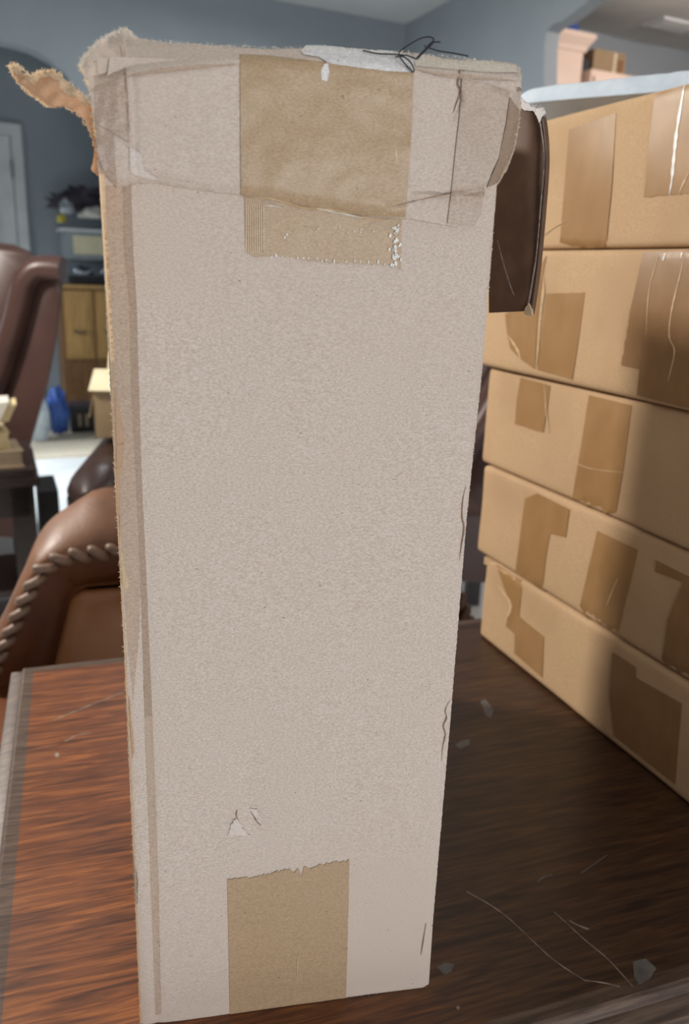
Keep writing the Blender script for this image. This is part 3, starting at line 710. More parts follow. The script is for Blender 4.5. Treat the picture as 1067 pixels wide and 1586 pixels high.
sheet('torn_paper', [(501, 99), (508, 98), (510, 112), (507, 126), (499, 124), (497, 112)], fp, BN, M['paper_white'], tall, over(0.0008), 6, 0.0003, 88)
sheet('torn_paper', [(640, 82), (700, 92, .8), (760, 95, .8), (798, 100), (801, 112), (760, 112), (700, 107), (643, 102)], fp, BN, M['paper_warm'], tall, over(0.0006), 6, 0.0003, 89)
sheet('fold_shade', crack([(196, 118), (240, 110), (300, 104), (370, 99)], 4.5, 14), fp, BN, M['kraft_shade_tape'], tall, over(0.0005), 5, 0.0003, 96)  # curvature shade along the fold and crease, painted as brown strips
sheet('fold_shade', crack([(643, 107), (690, 116), (740, 120), (802, 125)], 4.0, 15), fp, BN, M['kraft_shade_tape'], tall, over(0.0005), 5, 0.0003, 97)
sheet('fold_shade', crack([(186, 70), (192, 100), (196, 140), (199, 200)], 3.0, 16), fp, BN, M['kraft_shade_tape'], tall, over(0.0008), 5, 0.0003, 98)
sheet('crack', crack([(711, 92), (712, 112), (709, 130), (714, 142), (708, 158), (702, 176)], 1.6, 4), fp, BN, M['crack'], tall, over(0.0007), 4, 0.0003, 90)
sheet('crack', crack([(600, 322), (640, 312), (690, 301), (730, 294), (750, 292)], 1.2, 5), fp, BN, M['kraft_band'], tall, over(0.0010), 4, 0.0003, 91)
sheet('tape_wrinkle', crack([(376, 306), (420, 308), (470, 322), (520, 326), (560, 337), (628, 340)], 1.8, 6), fp, BN, M['film_faint'], tall, over(0.0007), 5, 0.0005, 92)
sheet('tape_wrinkle', crack([(408, 318), (424, 319), (440, 323)], 1.2, 7), fp, BN, M['film_glint'], tall, over(0.0008), 5, 0.0005, 93)
sheet('tape_wrinkle', crack([(490, 323), (530, 331), (562, 338)], 1.3, 8), fp, BN, M['film_glint'], tall, over(0.0008), 5, 0.0005, 94)
sheet('tape_wrinkle', crack([(612, 215), (613, 235), (616, 254)], 0.8, 9), fp, BN, M['film_faint'], tall, over(0.0008), 5, 0.0003, 95)
# blisters of loose film, lamp glints painted white
rnd = random.Random(5); vs = []; fs = []
def blister(x, y, wx, wy):
    c = on_plane(x, y, BA + BN * 0.0016, BN); k = len(vs)
    ux = BX * wx * 0.00032; uz = Z * wy * 0.00034
    for q in range(6):
        g = q * math.pi / 3 + 0.4
        vs.append(c + ux * math.cos(g) * rnd.uniform(.6, 1.2) + uz * math.sin(g) * rnd.uniform(.6, 1.2))
    vs.append(c + BN * 0.00022 + ux * rnd.uniform(-.3, .3))
    for q in range(6): fs.append((k + q, k + (q + 1) % 6, k + 6))
for _ in range(46):
    y = rnd.uniform(345, 414); blister(612 + rnd.gauss(0, 4) - (380 - y) * 0.03, y, rnd.uniform(1, 3), rnd.uniform(1.5, 5))
for i in range(20):
    x = 418 + i * 10 + rnd.uniform(-3, 3); blister(x, 397 + (x - 420) * 0.068 + rnd.uniform(-2, 2), rnd.uniform(1, 2.6), rnd.uniform(2, 5) if rnd.random() < .7 else 1.5)
for _ in range(16): blister(rnd.uniform(440, 600), rnd.uniform(345, 385), rnd.uniform(.8, 2), rnd.uniform(1, 3))
make('glint_blisters', vs, fs, M['film_glint'], tall, False)['kind'] = 'stuff'
vs = []; fs = []
for i in range(9):
    x = 381 + i * 3.4; k = len(vs)
    for (xx, yy) in ((x - .5, 318), (x + .5, 318), (x + .7, 392), (x - .2, 392)): vs.append(on_plane(xx, yy, BA + BN * 0.0022, BN))
    fs.append((k, k + 1, k + 2, k + 3))
make('film_ribs', vs, fs, M['film_faint'], tall, False)['kind'] = 'stuff'
# fuzzy torn rims
fibres('torn_fibres', [(124, 110), (128, 90), (150, 66), (190, 44), (210, 58)], fp - BN * 0.006, BN, M['paper_warm'], tall, 340, 0.0034, 35)
fibres('torn_fibres', [(210, 60), (330, 70), (470, 75), (640, 82), (760, 95), (806, 106)], fp - BN * 0.008, BN, M['paper_warm'], tall, 300, 0.0022, 36)
fibres('torn_fibres', [(124, 100), (142, 150), (146, 200), (160, 264), (184, 292)], fp - BN * 0.003, BN, M['kraft_edge'], tall, 260, 0.0026, 37)
fibres('torn_fibres', [(806, 108), (806, 170), (797, 232), (770, 287)], fp - BN * 0.003, BN, M['kraft_edge'], tall, 120, 0.0018, 38)

# ragged scrap of the left flap curling outward
lp = B(-0.004, 0.018, 0)
def scrap_depth(x, y): return 0.012 * math.sin((x - 14) / 60) + 0.004 * nz(x / 18, y / 18, 9) - 0.00016 * (150 - x)
scrap_ol = [(20, 98, 1.2), (26, 106, 1.2), (36, 116, 1.2), (48, 118, 1.2), (60, 112, 1.2), (78, 110, 1.5), (90, 116, 1.5), (100, 128, 1.5), (116, 138, 1.5), (130, 150, 1.5), (140, 164, 1.0), (146, 190), (150, 230), (153, 250), (160, 268, .8), (150, 272, .8), (141, 262, .6), (145, 244), (146, 226, .6),
            (140, 206, .8), (132, 188, .8), (122, 176, .8), (108, 166, .8), (96, 163, .8), (82, 166, 1.0), (72, 165, 1.0), (56, 153, 1.0), (40, 145, 1.0), (28, 130, 1.0), (18, 116, 1.0), (14, 104, 1.0)]
sheet('torn_side_flap', scrap_ol, lp, BN, M['kraft_torn'], tall, scrap_depth, 5, 0.0022, 101)
sheet('torn_rim', [(16, 102, 1), (22, 98, 1), (34, 112, 1), (48, 116, 1.2), (62, 110, 1.2), (80, 108, 1.4), (94, 118, 1.4), (112, 134, 1.4), (132, 150, 1.2), (141, 166), (134, 164, 1), (116, 150, 1.2), (104, 148, 1.2), (94, 138, 1.2), (88, 124, 1.2), (74, 119, 1.2), (60, 122, 1.2), (52, 131, 1), (44, 124, 1), (30, 116, 1), (20, 112, 1)],
      lp + BN * 0.0012, BN, M['kraft_edge'], tall, scrap_depth, 4, 0.0014, 102)
fibres('torn_fibres', [(14, 104), (22, 98), (48, 117), (62, 111), (80, 109), (94, 118), (132, 150), (141, 166)], lp, BN, M['kraft_edge'], tall, 300, 0.0032, 39)
fibres('torn_fibres', [(14, 104), (28, 130), (56, 153), (72, 165), (96, 163), (122, 176), (140, 206), (146, 226)], lp, BN, M['kraft_edge'], tall, 240, 0.0024, 40)

# right side flap hanging open, seen against its inner face
fn_ = V((-0.80, -0.60, 0)).normalized(); fpp = B(0.300, 0.055, 0)
def rf_depth(x, y): return -0.004 * max(0, (x - 815) / 20) ** 2 * (1 if y < 330 else .6) + 0.001 * nz(x / 30, y / 60, 2)
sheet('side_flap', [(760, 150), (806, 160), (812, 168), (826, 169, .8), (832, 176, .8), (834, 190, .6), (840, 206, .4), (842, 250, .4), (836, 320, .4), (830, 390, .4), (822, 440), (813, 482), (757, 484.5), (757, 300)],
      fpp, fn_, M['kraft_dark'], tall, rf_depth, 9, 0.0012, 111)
# corrugated edge: wavy flute and outer liner
pe = [(832, 176), (838, 206), (842, 250), (836, 320), (830, 390), (822, 440), (814, 482)]
pe2 = [(838, 172), (843, 200), (845.5, 250), (841, 320), (834, 400), (828, 450), (822, 487)]
def strip_between(name, A_, C_, p, n, m, dd, wav=0.0, k=60):
    a_ = [V((x, y, 0)) for x, y in A_]; c_ = [V((x, y, 0)) for x, y in C_]
    a_ = spline(a_, 10); c_ = spline(c_, 10); vs = []; fs = []
    for i, (u, v) in enumerate(zip(a_, c_)):
        f = wav * math.sin(i * 1.7)
        p1 = on_plane(u.x, u.y, p, n); p2 = on_plane(v.x, v.y, p, n)
        vs += [p1 + V((f, 0, 0)), p2 + V((f, 0, 0)), p2 + V((f, 0, 0)) - n * dd, p1 + V((f, 0, 0)) - n * dd]
    for i in range(len(a_) - 1):
        for q in range(4): fs.append((i * 4 + q, i * 4 + (q + 1) % 4, i * 4 + 4 + (q + 1) % 4, i * 4 + 4 + q))
    fs += [(3, 2, 1, 0), tuple(len(vs) - 4 + q for q in range(4))]
    return make(name, vs, fs, m, tall, True, 40)
mid = lambda f: [(a_[0] + (b_[0] - a_[0]) * f, a_[1] + (b_[1] - a_[1]) * f) for a_, b_ in zip(pe, pe2)]
strip_between('corrugated_edge', mid(0.0), mid(0.22), fpp + fn_ * 0.0008, fn_, M['flute'], 0.004)
strip_between('corrugated_edge', mid(0.22), mid(0.75), fpp - fn_ * 0.0008, fn_, M['kraft_dark'], 0.003, 0.0004)
strip_between('corrugated_edge', mid(0.75), mid(1.0), fpp + fn_ * 0.0004, fn_, M['kraft_dark'], 0.004)
sheet('torn_rim', [(813, 478, .6), (818, 470, .6), (823, 482, .8), (824, 488, .8), (816, 489, .8), (811, 486, .5)], fpp + fn_ * 0.002, fn_, M['kraft_edge'], tall, None, 3, 0.002, 113)
sheet('torn_rim', [(806, 150, 1), (812, 158, 1), (818, 160, 1), (822, 165, 1), (833, 168, 1), (840, 167, 1), (844, 176, 1), (838, 182, 1), (834, 190, .6), (831, 180, .6), (826, 172, .6), (812, 171, .6), (805, 166)], fpp + fn_ * 0.001, fn_, M['paper_white'], tall, None, 4, 0.001, 114)
sheet('tape_wrinkle', crack([(770, 372), (780, 410), (792, 448), (797, 458)], 0.9, 3), fpp + fn_ * 0.0024, fn_, M['flute'], tall, None, 5, 0.0003, 115)  # reflection streak on the shiny flap, painted as a pale strip
fibres('torn_fibres', [(806, 152), (820, 163), (840, 168), (843, 178)], fpp, fn_, M['paper_white'], tall, 70, 0.003, 41)

# black thread caught on the top edge
tp = BA + BN * 0.0085
def th(pts, r=0.00042):
    tube(tb_, spline([on_plane(x, y, tp + BN * dd, BN) for x, y, dd in pts], 6), r, 6)
tb_ = bmesh.new()
th([(562, 78, -.006), (584, 83, -.002), (606, 84, 0), (630, 86, 0), (645, 91, .001), (650, 86, 0), (660, 74, -.002), (668, 66, -.003), (682, 65, -.004)])
th([(645, 92, .001), (654, 82, .001), (664, 72, -.001), (672, 62, -.002), (664, 57, -.004), (650, 60, -.006), (634, 69, -.006), (620, 79, -.004), (618, 86, 0), (628, 100, .001), (639, 111, .002), (641, 108, .002), (636, 97, .002), (625, 88, .001), (612, 88, .001)])
th([(646, 90, .0015), (652, 84, .0015), (660, 76, .0005), (668, 68, -.001), (671, 64, -.002)], 0.0008)
th([(664, 74, -.003), (680, 79, -.006), (700, 82, -.008), (716, 85, -.01), (725, 87, -.012)])
th([(658, 70, -.002), (659, 76, -.001), (655, 82, 0)])
o = from_bm('black_thread', tb_, M['thread'])
tag(o, 'tangle of black thread caught on the tall carton top edge', 'thread')

# ------------------------------------------------------------------ the stack of flat cartons
SP = V((0.244, 1.259, TZ)); 
def carton(name, cz, z0, z1, s0, s1, yaw_fix, label, off=0.0, depth=0.36):
    d = V((0.389, -0.921, 0)).normalized(); d = Matrix.Rotation(math.radians(yaw_fix), 3, 'Z') @ d
    n = V((d.y, -d.x, 0)); 
    if n.x > 0: n = -n
    base = SP + n * off
    r = empty(name, base + d * (s0 + s1) / 2 - n * depth / 2 + Z * z0, math.atan2(d.y, d.x), label, 'box', 'flat cartons in the stack')
    def fn(v):
        q = v - base; s = q.dot(d); zz = q.z; u = q.dot(n)
        b = 0.0022 * nz(s * 9 + cz, zz * 14, cz * 3.3) + 0.003 * math.sin(math.pi * max(0, min(1, (s - s0) / (s1 - s0)))) * math.sin(math.pi * max(0, min(1, (zz - z0) / (z1 - z0))))
        return v + n * b * (1 if u > -depth / 2 else -1)
    bm = bmesh.new()
    rbox(bm, base + d * s0 + Z * (z0 + 0.0008), d * (s1 - s0), -n * depth, Z * (z1 - z0 - 0.0016), 0.0075, 3, 9, fn)
    from_bm('carton_body', bm, M['carton'], r)
    def dep(x, y):
        P = on_plane(x, y, base, n); q = P - base; s = q.dot(d); zz = q.z
        e = min(zz - z0, z1 - zz)
        k = 0.0022 * nz(s * 9 + cz, zz * 14, cz * 3.3) + 0.003 * math.sin(math.pi * max(0, min(1, (s - s0) / (s1 - s0)))) * math.sin(math.pi * max(0, min(1, (zz - z0) / (z1 - z0))))
        if e < 0.0075: k -= 0.0075 - math.sqrt(max(0, 0.0075 ** 2 - max(0, 0.0075 - e) ** 2))
        return k + 0.0007
    dep.zc = (TZ + z0 + 0.0014, TZ + z1 - 0.0014)
    return r, base, n, dep
LBL = 'flat brown carton '
c1, b1, n1, f1 = carton('flat_carton', 1, 0.0, 0.148, -0.002, 0.62, -0.5, 'lowest flat brown carton of the stack, resting directly on the table')
c2, b2, n2, f2 = carton('flat_carton', 2, 0.148, 0.302, -0.030, 0.60, 0.4, 'second flat brown carton from the bottom of the stack', 0.003)
c3, b3, n3, f3 = carton('flat_carton', 3, 0.302, 0.462, -0.045, 0.60, -0.3, 'middle flat brown carton of the five carton stack')
c4, b4, n4, f4 = carton('flat_carton', 4, 0.462, 0.641, -0.115, 0.58, 0.5, 'second flat brown carton from the top, with wrinkled shiny tape', 0.012)
c5, b5, n5, f5 = carton('flat_carton', 5, 0.641, 0.815, -0.020, 0.60, 0.0, 'topmost flat brown carton, under the white padded mailer', 0.006)
def tp_(c, b_, n, f, ol, seed, m='carton_tape', step=12):
    sheet('tape_strip', ol, b_, n, M[m], c, f, step, 0.0003, seed, zc=f.zc)
def wr(c, b_, n, f, pts, w_, seed, m='film_glint'):
    sheet('tape_wrinkle', crack(pts, w_, seed), b_, n, M[m], c, lambda x, y: f(x, y) + 0.0006, 5, 0.0004, seed, zc=f.zc)
tp_(c5, b5, n5, f5, [(881, 201, .8), (954, 175), (947, 290), (938, 383), (866, 388), (873, 300)], 1)
tp_(c5, b5, n5, f5, [(1014, 145), (1120, 118), (1112, 300), (1062, 300, 1.2), (997, 305), (1004, 230)], 2)
wr(c5, b5, n5, f5, [(1060, 130), (1054, 165), (1047, 210), (1043, 250), (1040, 280), (1036, 303)], 3.0, 1)
wr(c5, b5, n5, f5, [(1066, 268), (1058, 284), (1052, 298)], 1.5, 2, 'film_faint')
wr(c5, b5, n5, f5, [(840, 366), (858, 352), (880, 340)], 0.9, 3, 'film_faint')
tp_(c4, b4, n4, f4, [(845, 455, .5), (906, 453), (897, 520), (886, 588), (832, 573), (838, 520)], 3)
tp_(c4, b4, n4, f4, [(996, 391), (1130, 386), (1130, 650), (986, 612), (990, 572), (962, 566, 1), (976, 480)], 4, 'carton_tape_dark')
tp_(c4, b4, n4, f4, [(782, 487, .8), (800, 470), (846, 396), (838, 440), (832, 500), (828, 572), (806, 556), (790, 540), (785, 516)], 5)
wr(c4, b4, n4, f4, [(840, 425), (842, 445), (838, 480), (833, 540), (830, 570)], 1.6, 4, 'film_faint')
wr(c4, b4, n4, f4, [(1060, 395), (1052, 430), (1040, 480), (1036, 520), (1044, 545), (1034, 590)], 1.3, 5, 'film_faint')
wr(c4, b4, n4, f4, [(1030, 392), (1028, 398), (1026, 404)], 1.6, 6)
wr(c4, b4, n4, f4, [(1056, 391), (1055, 396), (1054, 400)], 1.6, 7)
wr(c4, b4, n4, f4, [(1020, 395), (1005, 450), (1000, 520)], 0.8, 8, 'film_faint')
wr(c4, b4, n4, f4, [(787, 520), (800, 540), (806, 556)], 2.2, 9, 'film_faint')
tp_(c3, b3, n3, f3, [(806, 585), (852, 597), (846, 640), (841, 670, .8), (797, 657), (800, 620)], 6)
tp_(c3, b3, n3, f3, [(912, 612), (978, 628), (966, 720), (950, 817), (884, 784), (898, 700)], 7)
wr(c3, b3, n3, f3, [(842, 588), (846, 640), (850, 672)], 0.8, 10, 'film_faint')
wr(c3, b3, n3, f3, [(880, 712), (915, 726), (970, 732)], 0.7, 11, 'film_faint')
tp_(c2, b2, n2, f2, [(813, 772), (832, 764), (882, 789), (876, 832, .5), (852, 826), (846, 860), (840, 915), (798, 886), (805, 830)], 8)
tp_(c2, b2, n2, f2, [(925, 822), (988, 852), (972, 920), (955, 994), (895, 950), (910, 885)], 9)
tp_(c2, b2, n2, f2, [(1016, 868), (1130, 925), (1130, 1122), (1022, 1046), (1034, 960), (1058, 902), (1014, 885)], 10, 'carton_tape_dark')
wr(c2, b2, n2, f2, [(956, 896), (948, 915), (938, 940)], 0.9, 12, 'film_faint')
tp_(c1, b1, n1, f1, [(768, 874), (809, 899), (804, 955), (842, 986), (840, 1050), (796, 1012), (797, 982), (783, 970), (791, 940)], 11)
tp_(c1, b1, n1, f1, [(948, 1010), (985, 1034), (985, 1050), (1056, 1090), (1046, 1216), (950, 1140), (944, 1080)], 12, 'carton_tape_dark')
wr(c1, b1, n1, f1, [(770, 905), (788, 930), (790, 945), (784, 958)], 3.0, 13, 'film_faint')
boxpart('crushed_corner', SP + V((-0.003, 0.004, 0.1335)), V((0.012, -0.02, 0)), V((0.018, 0.012, 0)), Z * 0.013, M['carton'], c1, bev=0.005, seg=3)

# white padded mailer on top of the stack
d5 = V((0.389, -0.921, 0)).normalized(); mz = 0.8155
d5 = V((0.822, -0.57, 0)).normalized(); mn = V((0.57, 0.822, 0)).normalized()
mailer = empty('padded_mailer', V((0.257, 1.30, 0)) + d5 * 0.2 + mn * 0.1 + Z * (TZ + mz), math.atan2(d5.y, d5.x), 'white padded mailer lying on the top carton of the stack', 'mailer')
m0 = V((0.257, 1.30, 0)) + d5 * -0.035 + Z * (TZ + mz)
def pillow(name, nx, ny, Lx, Ly, H, m, seed):
    top = []; bot = []; fs = []
    for j in range(ny + 1):
        for i in range(nx + 1):
            x = i / nx; y = j / ny
            e = (1 - abs(2 * x - 1) ** 14) * (1 - abs(2 * y - 1) ** 14)
            e = max(e, 0) ** 0.5
            wv = 0.02 * nz(x * 9 + seed, y * 7, 0) + 0.02 * nz(x * 25, y * 9 + seed, 2)
            edge = 0.006 * nz(x * 6, y * 6, seed)
            p = m0 + d5 * (x * Lx) + mn * (y * Ly + (edge if j in (0, ny) else 0))
            zc_ = H * 0.58
            top.append(p + Z * (zc_ + H * (0.42 + wv) * e))
            bot.append(p + mn * (0.012 * (1 - y) * e) + Z * (zc_ - zc_ * e * (1 + min(0, wv) * 0.3)))
    N_ = len(top); W_ = nx + 1
    for j in range(ny):
        for i in range(nx):
            a_ = j * W_ + i; fs.append((a_, a_ + 1, a_ + 1 + W_, a_ + W_)); fs.append((a_ + N_, a_ + W_ + N_, a_ + 1 + W_ + N_, a_ + 1 + N_))
    for i in range(nx): fs.append((i, i + N_, i + 1 + N_, i + 1)); b_ = ny * W_ + i; fs.append((b_, b_ + 1, b_ + 1 + N_, b_ + N_))
    for j in range(ny): a_ = j * W_; fs.append((a_, a_ + W_, a_ + W_ + N_, a_ + N_)); b_ = j * W_ + nx; fs.append((b_, b_ + N_, b_ + W_ + N_, b_ + W_))
    return make(name, top + bot, fs, m, mailer, True, 70)
pillow('mailer_body', 60, 30, 0.46, 0.21, 0.062, M['mailer'], 2.0)
boxpart('seam_flange', m0 + mn * -0.010 + Z * 0.034 + d5 * 0.004, d5 * 0.45, mn * 0.02, Z * 0.0016, M['mailer'], mailer, cuts=6, fn=lambda v: v + Z * 0.002 * nz(v.x * 30, v.y * 30, 0))

# ------------------------------------------------------------------ leather armchair behind the table
AP = TP - TN * 0.30; AP = V((AP.x, AP.y, 0))
arm = empty('armchair', AP + TX * 0.38 - TN * 0.2, TH, 'brown leather armchair with laced edging tucked behind the table', 'chair')
def A(s, v, z): return AP + TX * s - TN * v + Z * z
half = [(0.42, 0.832), (0.28, 0.830), (0.168, 0.826), (0.086, 0.822), (0.055, 0.817), (0.036, 0.808), (0.018, 0.793), (-0.004, 0.756), (-0.024, 0.715), (-0.044, 0.674), (-0.064, 0.636), (-0.095, 0.56), (-0.115, 0.48), (-0.12, 0.40)]
hs = [(p.x, p.y) for p in spline([(x, y, 0) for x, y in half], 4)]
full = hs[::-1] + [(0.84 - x, y) for x, y in hs[1:]]
def ring(off_side, off_top, v):
    out = []
    n_ = len(full)
    for i, (x, y) in enumerate(full):
        p = V(full[max(i - 1, 0)]); q = V(full[min(i + 1, n_ - 1)]); t = (q - p).normalized(); nn = V((-t.y, t.x))
        k = max(0, nn.y) * max(0, min(1, (min(x, 0.84 - x) + 0.0) / 0.13))
        o_ = off_side + (off_top - off_side) * k
        out.append(A(x + nn.x * o_, v, y + nn.y * o_))
    return out
def loft(name, rings, m, parent, cap=True):
    vs = []; fs = []; n_ = len(rings[0])
    for r in rings: vs += r
    for i in range(len(rings) - 1):
        for k in range(n_ - 1): fs.append((i * n_ + k, i * n_ + k + 1, (i + 1) * n_ + k + 1, (i + 1) * n_ + k))
    if cap: fs.append([(len(rings) - 1) * n_ + k for k in range(n_)])
    return make(name, vs, fs, m, parent, True, 60)
rs = [(-0.004, -0.004, -0.004), (0.004, 0.004, -0.006), (0.013, 0.022, 0.002), (0.018, 0.045, 0.025), (0.018, 0.068, 0.06), (0.016, 0.084, 0.095), (0.012, 0.09, 0.125), (0.004, 0.082, 0.155), (-0.006, 0.06, 0.175), (-0.01, 0.02, 0.185)]
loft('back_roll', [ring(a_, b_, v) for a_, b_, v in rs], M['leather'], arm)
loft('back_frame', [ring(-0.001, -0.001, -0.003), ring(-0.02, -0.02, 0.002), ring(-0.05, -0.05, 0.016), ring(-0.085, -0.075, 0.03)], M['leather_shaded'], arm)
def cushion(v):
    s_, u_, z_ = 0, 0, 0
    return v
boxpart('back_cushion', A(0.07, -0.012, 0.34), TX * 0.70, -TN * 0.09, Z * 0.408, M['leather_lit'], arm, bev=0.028, seg=4, cuts=6,
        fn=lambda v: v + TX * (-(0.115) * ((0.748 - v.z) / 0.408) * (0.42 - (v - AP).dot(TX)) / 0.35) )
boxpart('seat_cushion', A(-0.02, -0.20, 0.30), TX * 0.88, -TN * 0.30, Z * 0.16, M['leather_shaded'], arm, bev=0.04, seg=4)
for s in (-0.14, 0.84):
    boxpart('arm_rest', A(s, -0.20, 0.06), TX * 0.14, -TN * 0.36, Z * 0.50, M['leather_shaded'], arm, bev=0.045, seg=4)
boxpart('chair_base', A(-0.10, -0.18, 0.06), TX * 1.04, -TN * 0.34, Z * 0.26, M['leather_shaded'], arm, bev=0.02, seg=3)
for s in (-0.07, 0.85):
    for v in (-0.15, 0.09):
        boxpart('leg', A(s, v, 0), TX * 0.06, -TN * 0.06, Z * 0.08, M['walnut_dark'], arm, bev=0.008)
# lacing: one stitch mesh shared by every stitch of the edge
sb = bmesh.new()
pts = [V((-0.022, 0, 0)), V((-0.016, 0, 0.003)), V((-0.006, 0, 0.007)), V((0.006, 0, 0.007)), V((0.016, 0, 0.003)), V((0.022, 0, 0))]
tube(sb, pts, [0.0045, 0.0085, 0.009, 0.009, 0.0085, 0.0045], 8)
sm_ = bpy.data.meshes.new('lace_stitch'); sb.to_mesh(sm_); sb.free(); sm_.materials.append(M['lace'])
sm_.polygons.foreach_set('use_smooth', [True] * len(sm_.polygons))
acc = 0.0; first = True
for i in range(1, len(full)):
    p = V(full[i - 1]); q = V(full[i]); ln = (q - p).length; pos = 0.0
    while acc + (ln - pos) >= 0.0335:
        pos += 0.0335 - acc; acc = 0.0
        c = p.lerp(q, pos / ln); t = (q - p).normalized(); ang = math.atan2(t.y, t.x) - 0.62
        o = bpy.data.objects.new('lace_stitch', sm_); COL.objects.link(o); o.parent = arm
        X_ = TX * math.cos(ang) + Z * math.sin(ang); Z_ = TN; Y_ = Z_.cross(X_)
        R_ = Matrix((X_, Y_, Z_)).transposed().to_4x4(); R_.translation = A(c.x, -0.006, c.y)
        o.matrix_local = world_of(arm).inverted() @ R_
    acc += ln - pos

# ------------------------------------------------------------------ second armchair further back, with an open carton on it
P1 = at_y(176, 702, 2.66); P2 = at_y(140, 782, 2.22); zr = (P1.z + P2.z) / 2
BV = V((P1.x - P2.x, P1.y - P2.y, 0)).normalized(); BS = V((BV.y, -BV.x, 0))
C2 = V((P2.x, P2.y, 0)) + BV * 0.36 + BS * 0.085
arm2 = empty('armchair', C2, math.atan2(BS.y, BS.x), 'dark leather armchair behind the laced one, open carton on it', 'chair')
def A2(s, v, z): return C2 + BS * s + BV * v + Z * z
zt2 = zr + 0.085
def roll(name, s0, s1, v, z, r, m, parent, frame, axis='s', n=14):
    bm = bmesh.new(); k = 10
    pts = []; rr = []
    for i in range(k + 1):
        f = i / k; e = min(1, math.sqrt(max(0, 1 - (2 * f - 1) ** 10)) + 0.02)
        pts.append(frame(s0 + (s1 - s0) * f, v, z) if axis == 's' else frame(v, s0 + (s1 - s0) * f, z)); rr.append(r * (0.35 + 0.65 * e))
    tube(bm, pts, rr, n); return from_bm(name, bm, m, parent)
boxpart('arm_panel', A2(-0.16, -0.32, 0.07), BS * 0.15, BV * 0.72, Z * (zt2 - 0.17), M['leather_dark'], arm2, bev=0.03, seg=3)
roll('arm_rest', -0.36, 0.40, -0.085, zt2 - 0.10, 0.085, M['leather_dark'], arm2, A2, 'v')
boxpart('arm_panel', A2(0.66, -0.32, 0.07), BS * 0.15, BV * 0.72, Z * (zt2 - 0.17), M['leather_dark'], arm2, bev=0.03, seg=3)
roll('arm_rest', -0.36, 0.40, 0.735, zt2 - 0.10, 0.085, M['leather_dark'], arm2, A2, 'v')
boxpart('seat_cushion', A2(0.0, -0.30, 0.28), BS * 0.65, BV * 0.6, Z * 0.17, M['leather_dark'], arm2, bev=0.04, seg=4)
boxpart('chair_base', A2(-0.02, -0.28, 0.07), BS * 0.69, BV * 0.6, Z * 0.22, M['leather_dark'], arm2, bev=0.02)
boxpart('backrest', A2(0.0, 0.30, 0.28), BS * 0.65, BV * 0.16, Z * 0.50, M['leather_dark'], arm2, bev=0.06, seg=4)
for s in (-0.12, 0.70):
    for v in (-0.28, 0.30):
        boxpart('leg', A2(s, v, 0), BS * 0.06, BV * 0.06, Z * 0.08, M['walnut_dark'], arm2, bev=0.008)
# carton with open flaps on its arms
oc0 = at_y(143, 600, 2.62); zc0 = zt2 + 0.002
ocr = empty('open_carton', V((oc0.x + 0.2, oc0.y + 0.12, zc0)), math.radians(8), 'open tan carton with its pale flap spread, on the rear armchair', 'box')
ca = V((math.cos(math.radians(8)), math.sin(math.radians(8)), 0)); cb = V((-ca.y, ca.x, 0))
ztp = oc0.z - 0.012; co = V((oc0.x, oc0.y, zc0))
bm = bmesh.new(); hh = ztp - zc0
rbox(bm, co, ca * 0.42, cb * 0.004, Z * hh, 0.001); rbox(bm, co + cb * 0.296, ca * 0.42, cb * 0.004, Z * hh, 0.001)
rbox(bm, co, ca * 0.004, cb * 0.30, Z * hh, 0.001); rbox(bm, co + ca * 0.416, ca * 0.004, cb * 0.30, Z * hh, 0.001)
rbox(bm, co, ca * 0.42, cb * 0.30, Z * 0.004, 0.001)
from_bm('carton_body', bm, M['box_brown'], ocr)
boxpart('carton_flap', co + Z * hh - ca * 0.012 - cb * 0.01, ca * 0.43, cb * 0.13 + Z * 0.055, Z * 0.004, M['cream'], ocr, bev=0.001)
boxpart('carton_flap', co + Z * hh + ca * 0.002, cb * 0.30, ca * -0.02 - Z * 0.09, ca * 0.004, M['box_brown'], ocr, bev=0.001)
boxpart('carton_flap', co + Z * hh + cb * 0.30, ca * 0.42, cb * 0.08 + Z * 0.09, Z * 0.004, M['cream'], ocr, bev=0.001)
tag(blob('white_packet', co + ca * 0.12 + cb * 0.15 + Z * (hh + 0.015), ca * 0.11, cb * 0.1, Z * 0.045, M['bag_white'], 0.4, 3.0), 'white wrapped packet poking out of the open tan carton', 'packet')

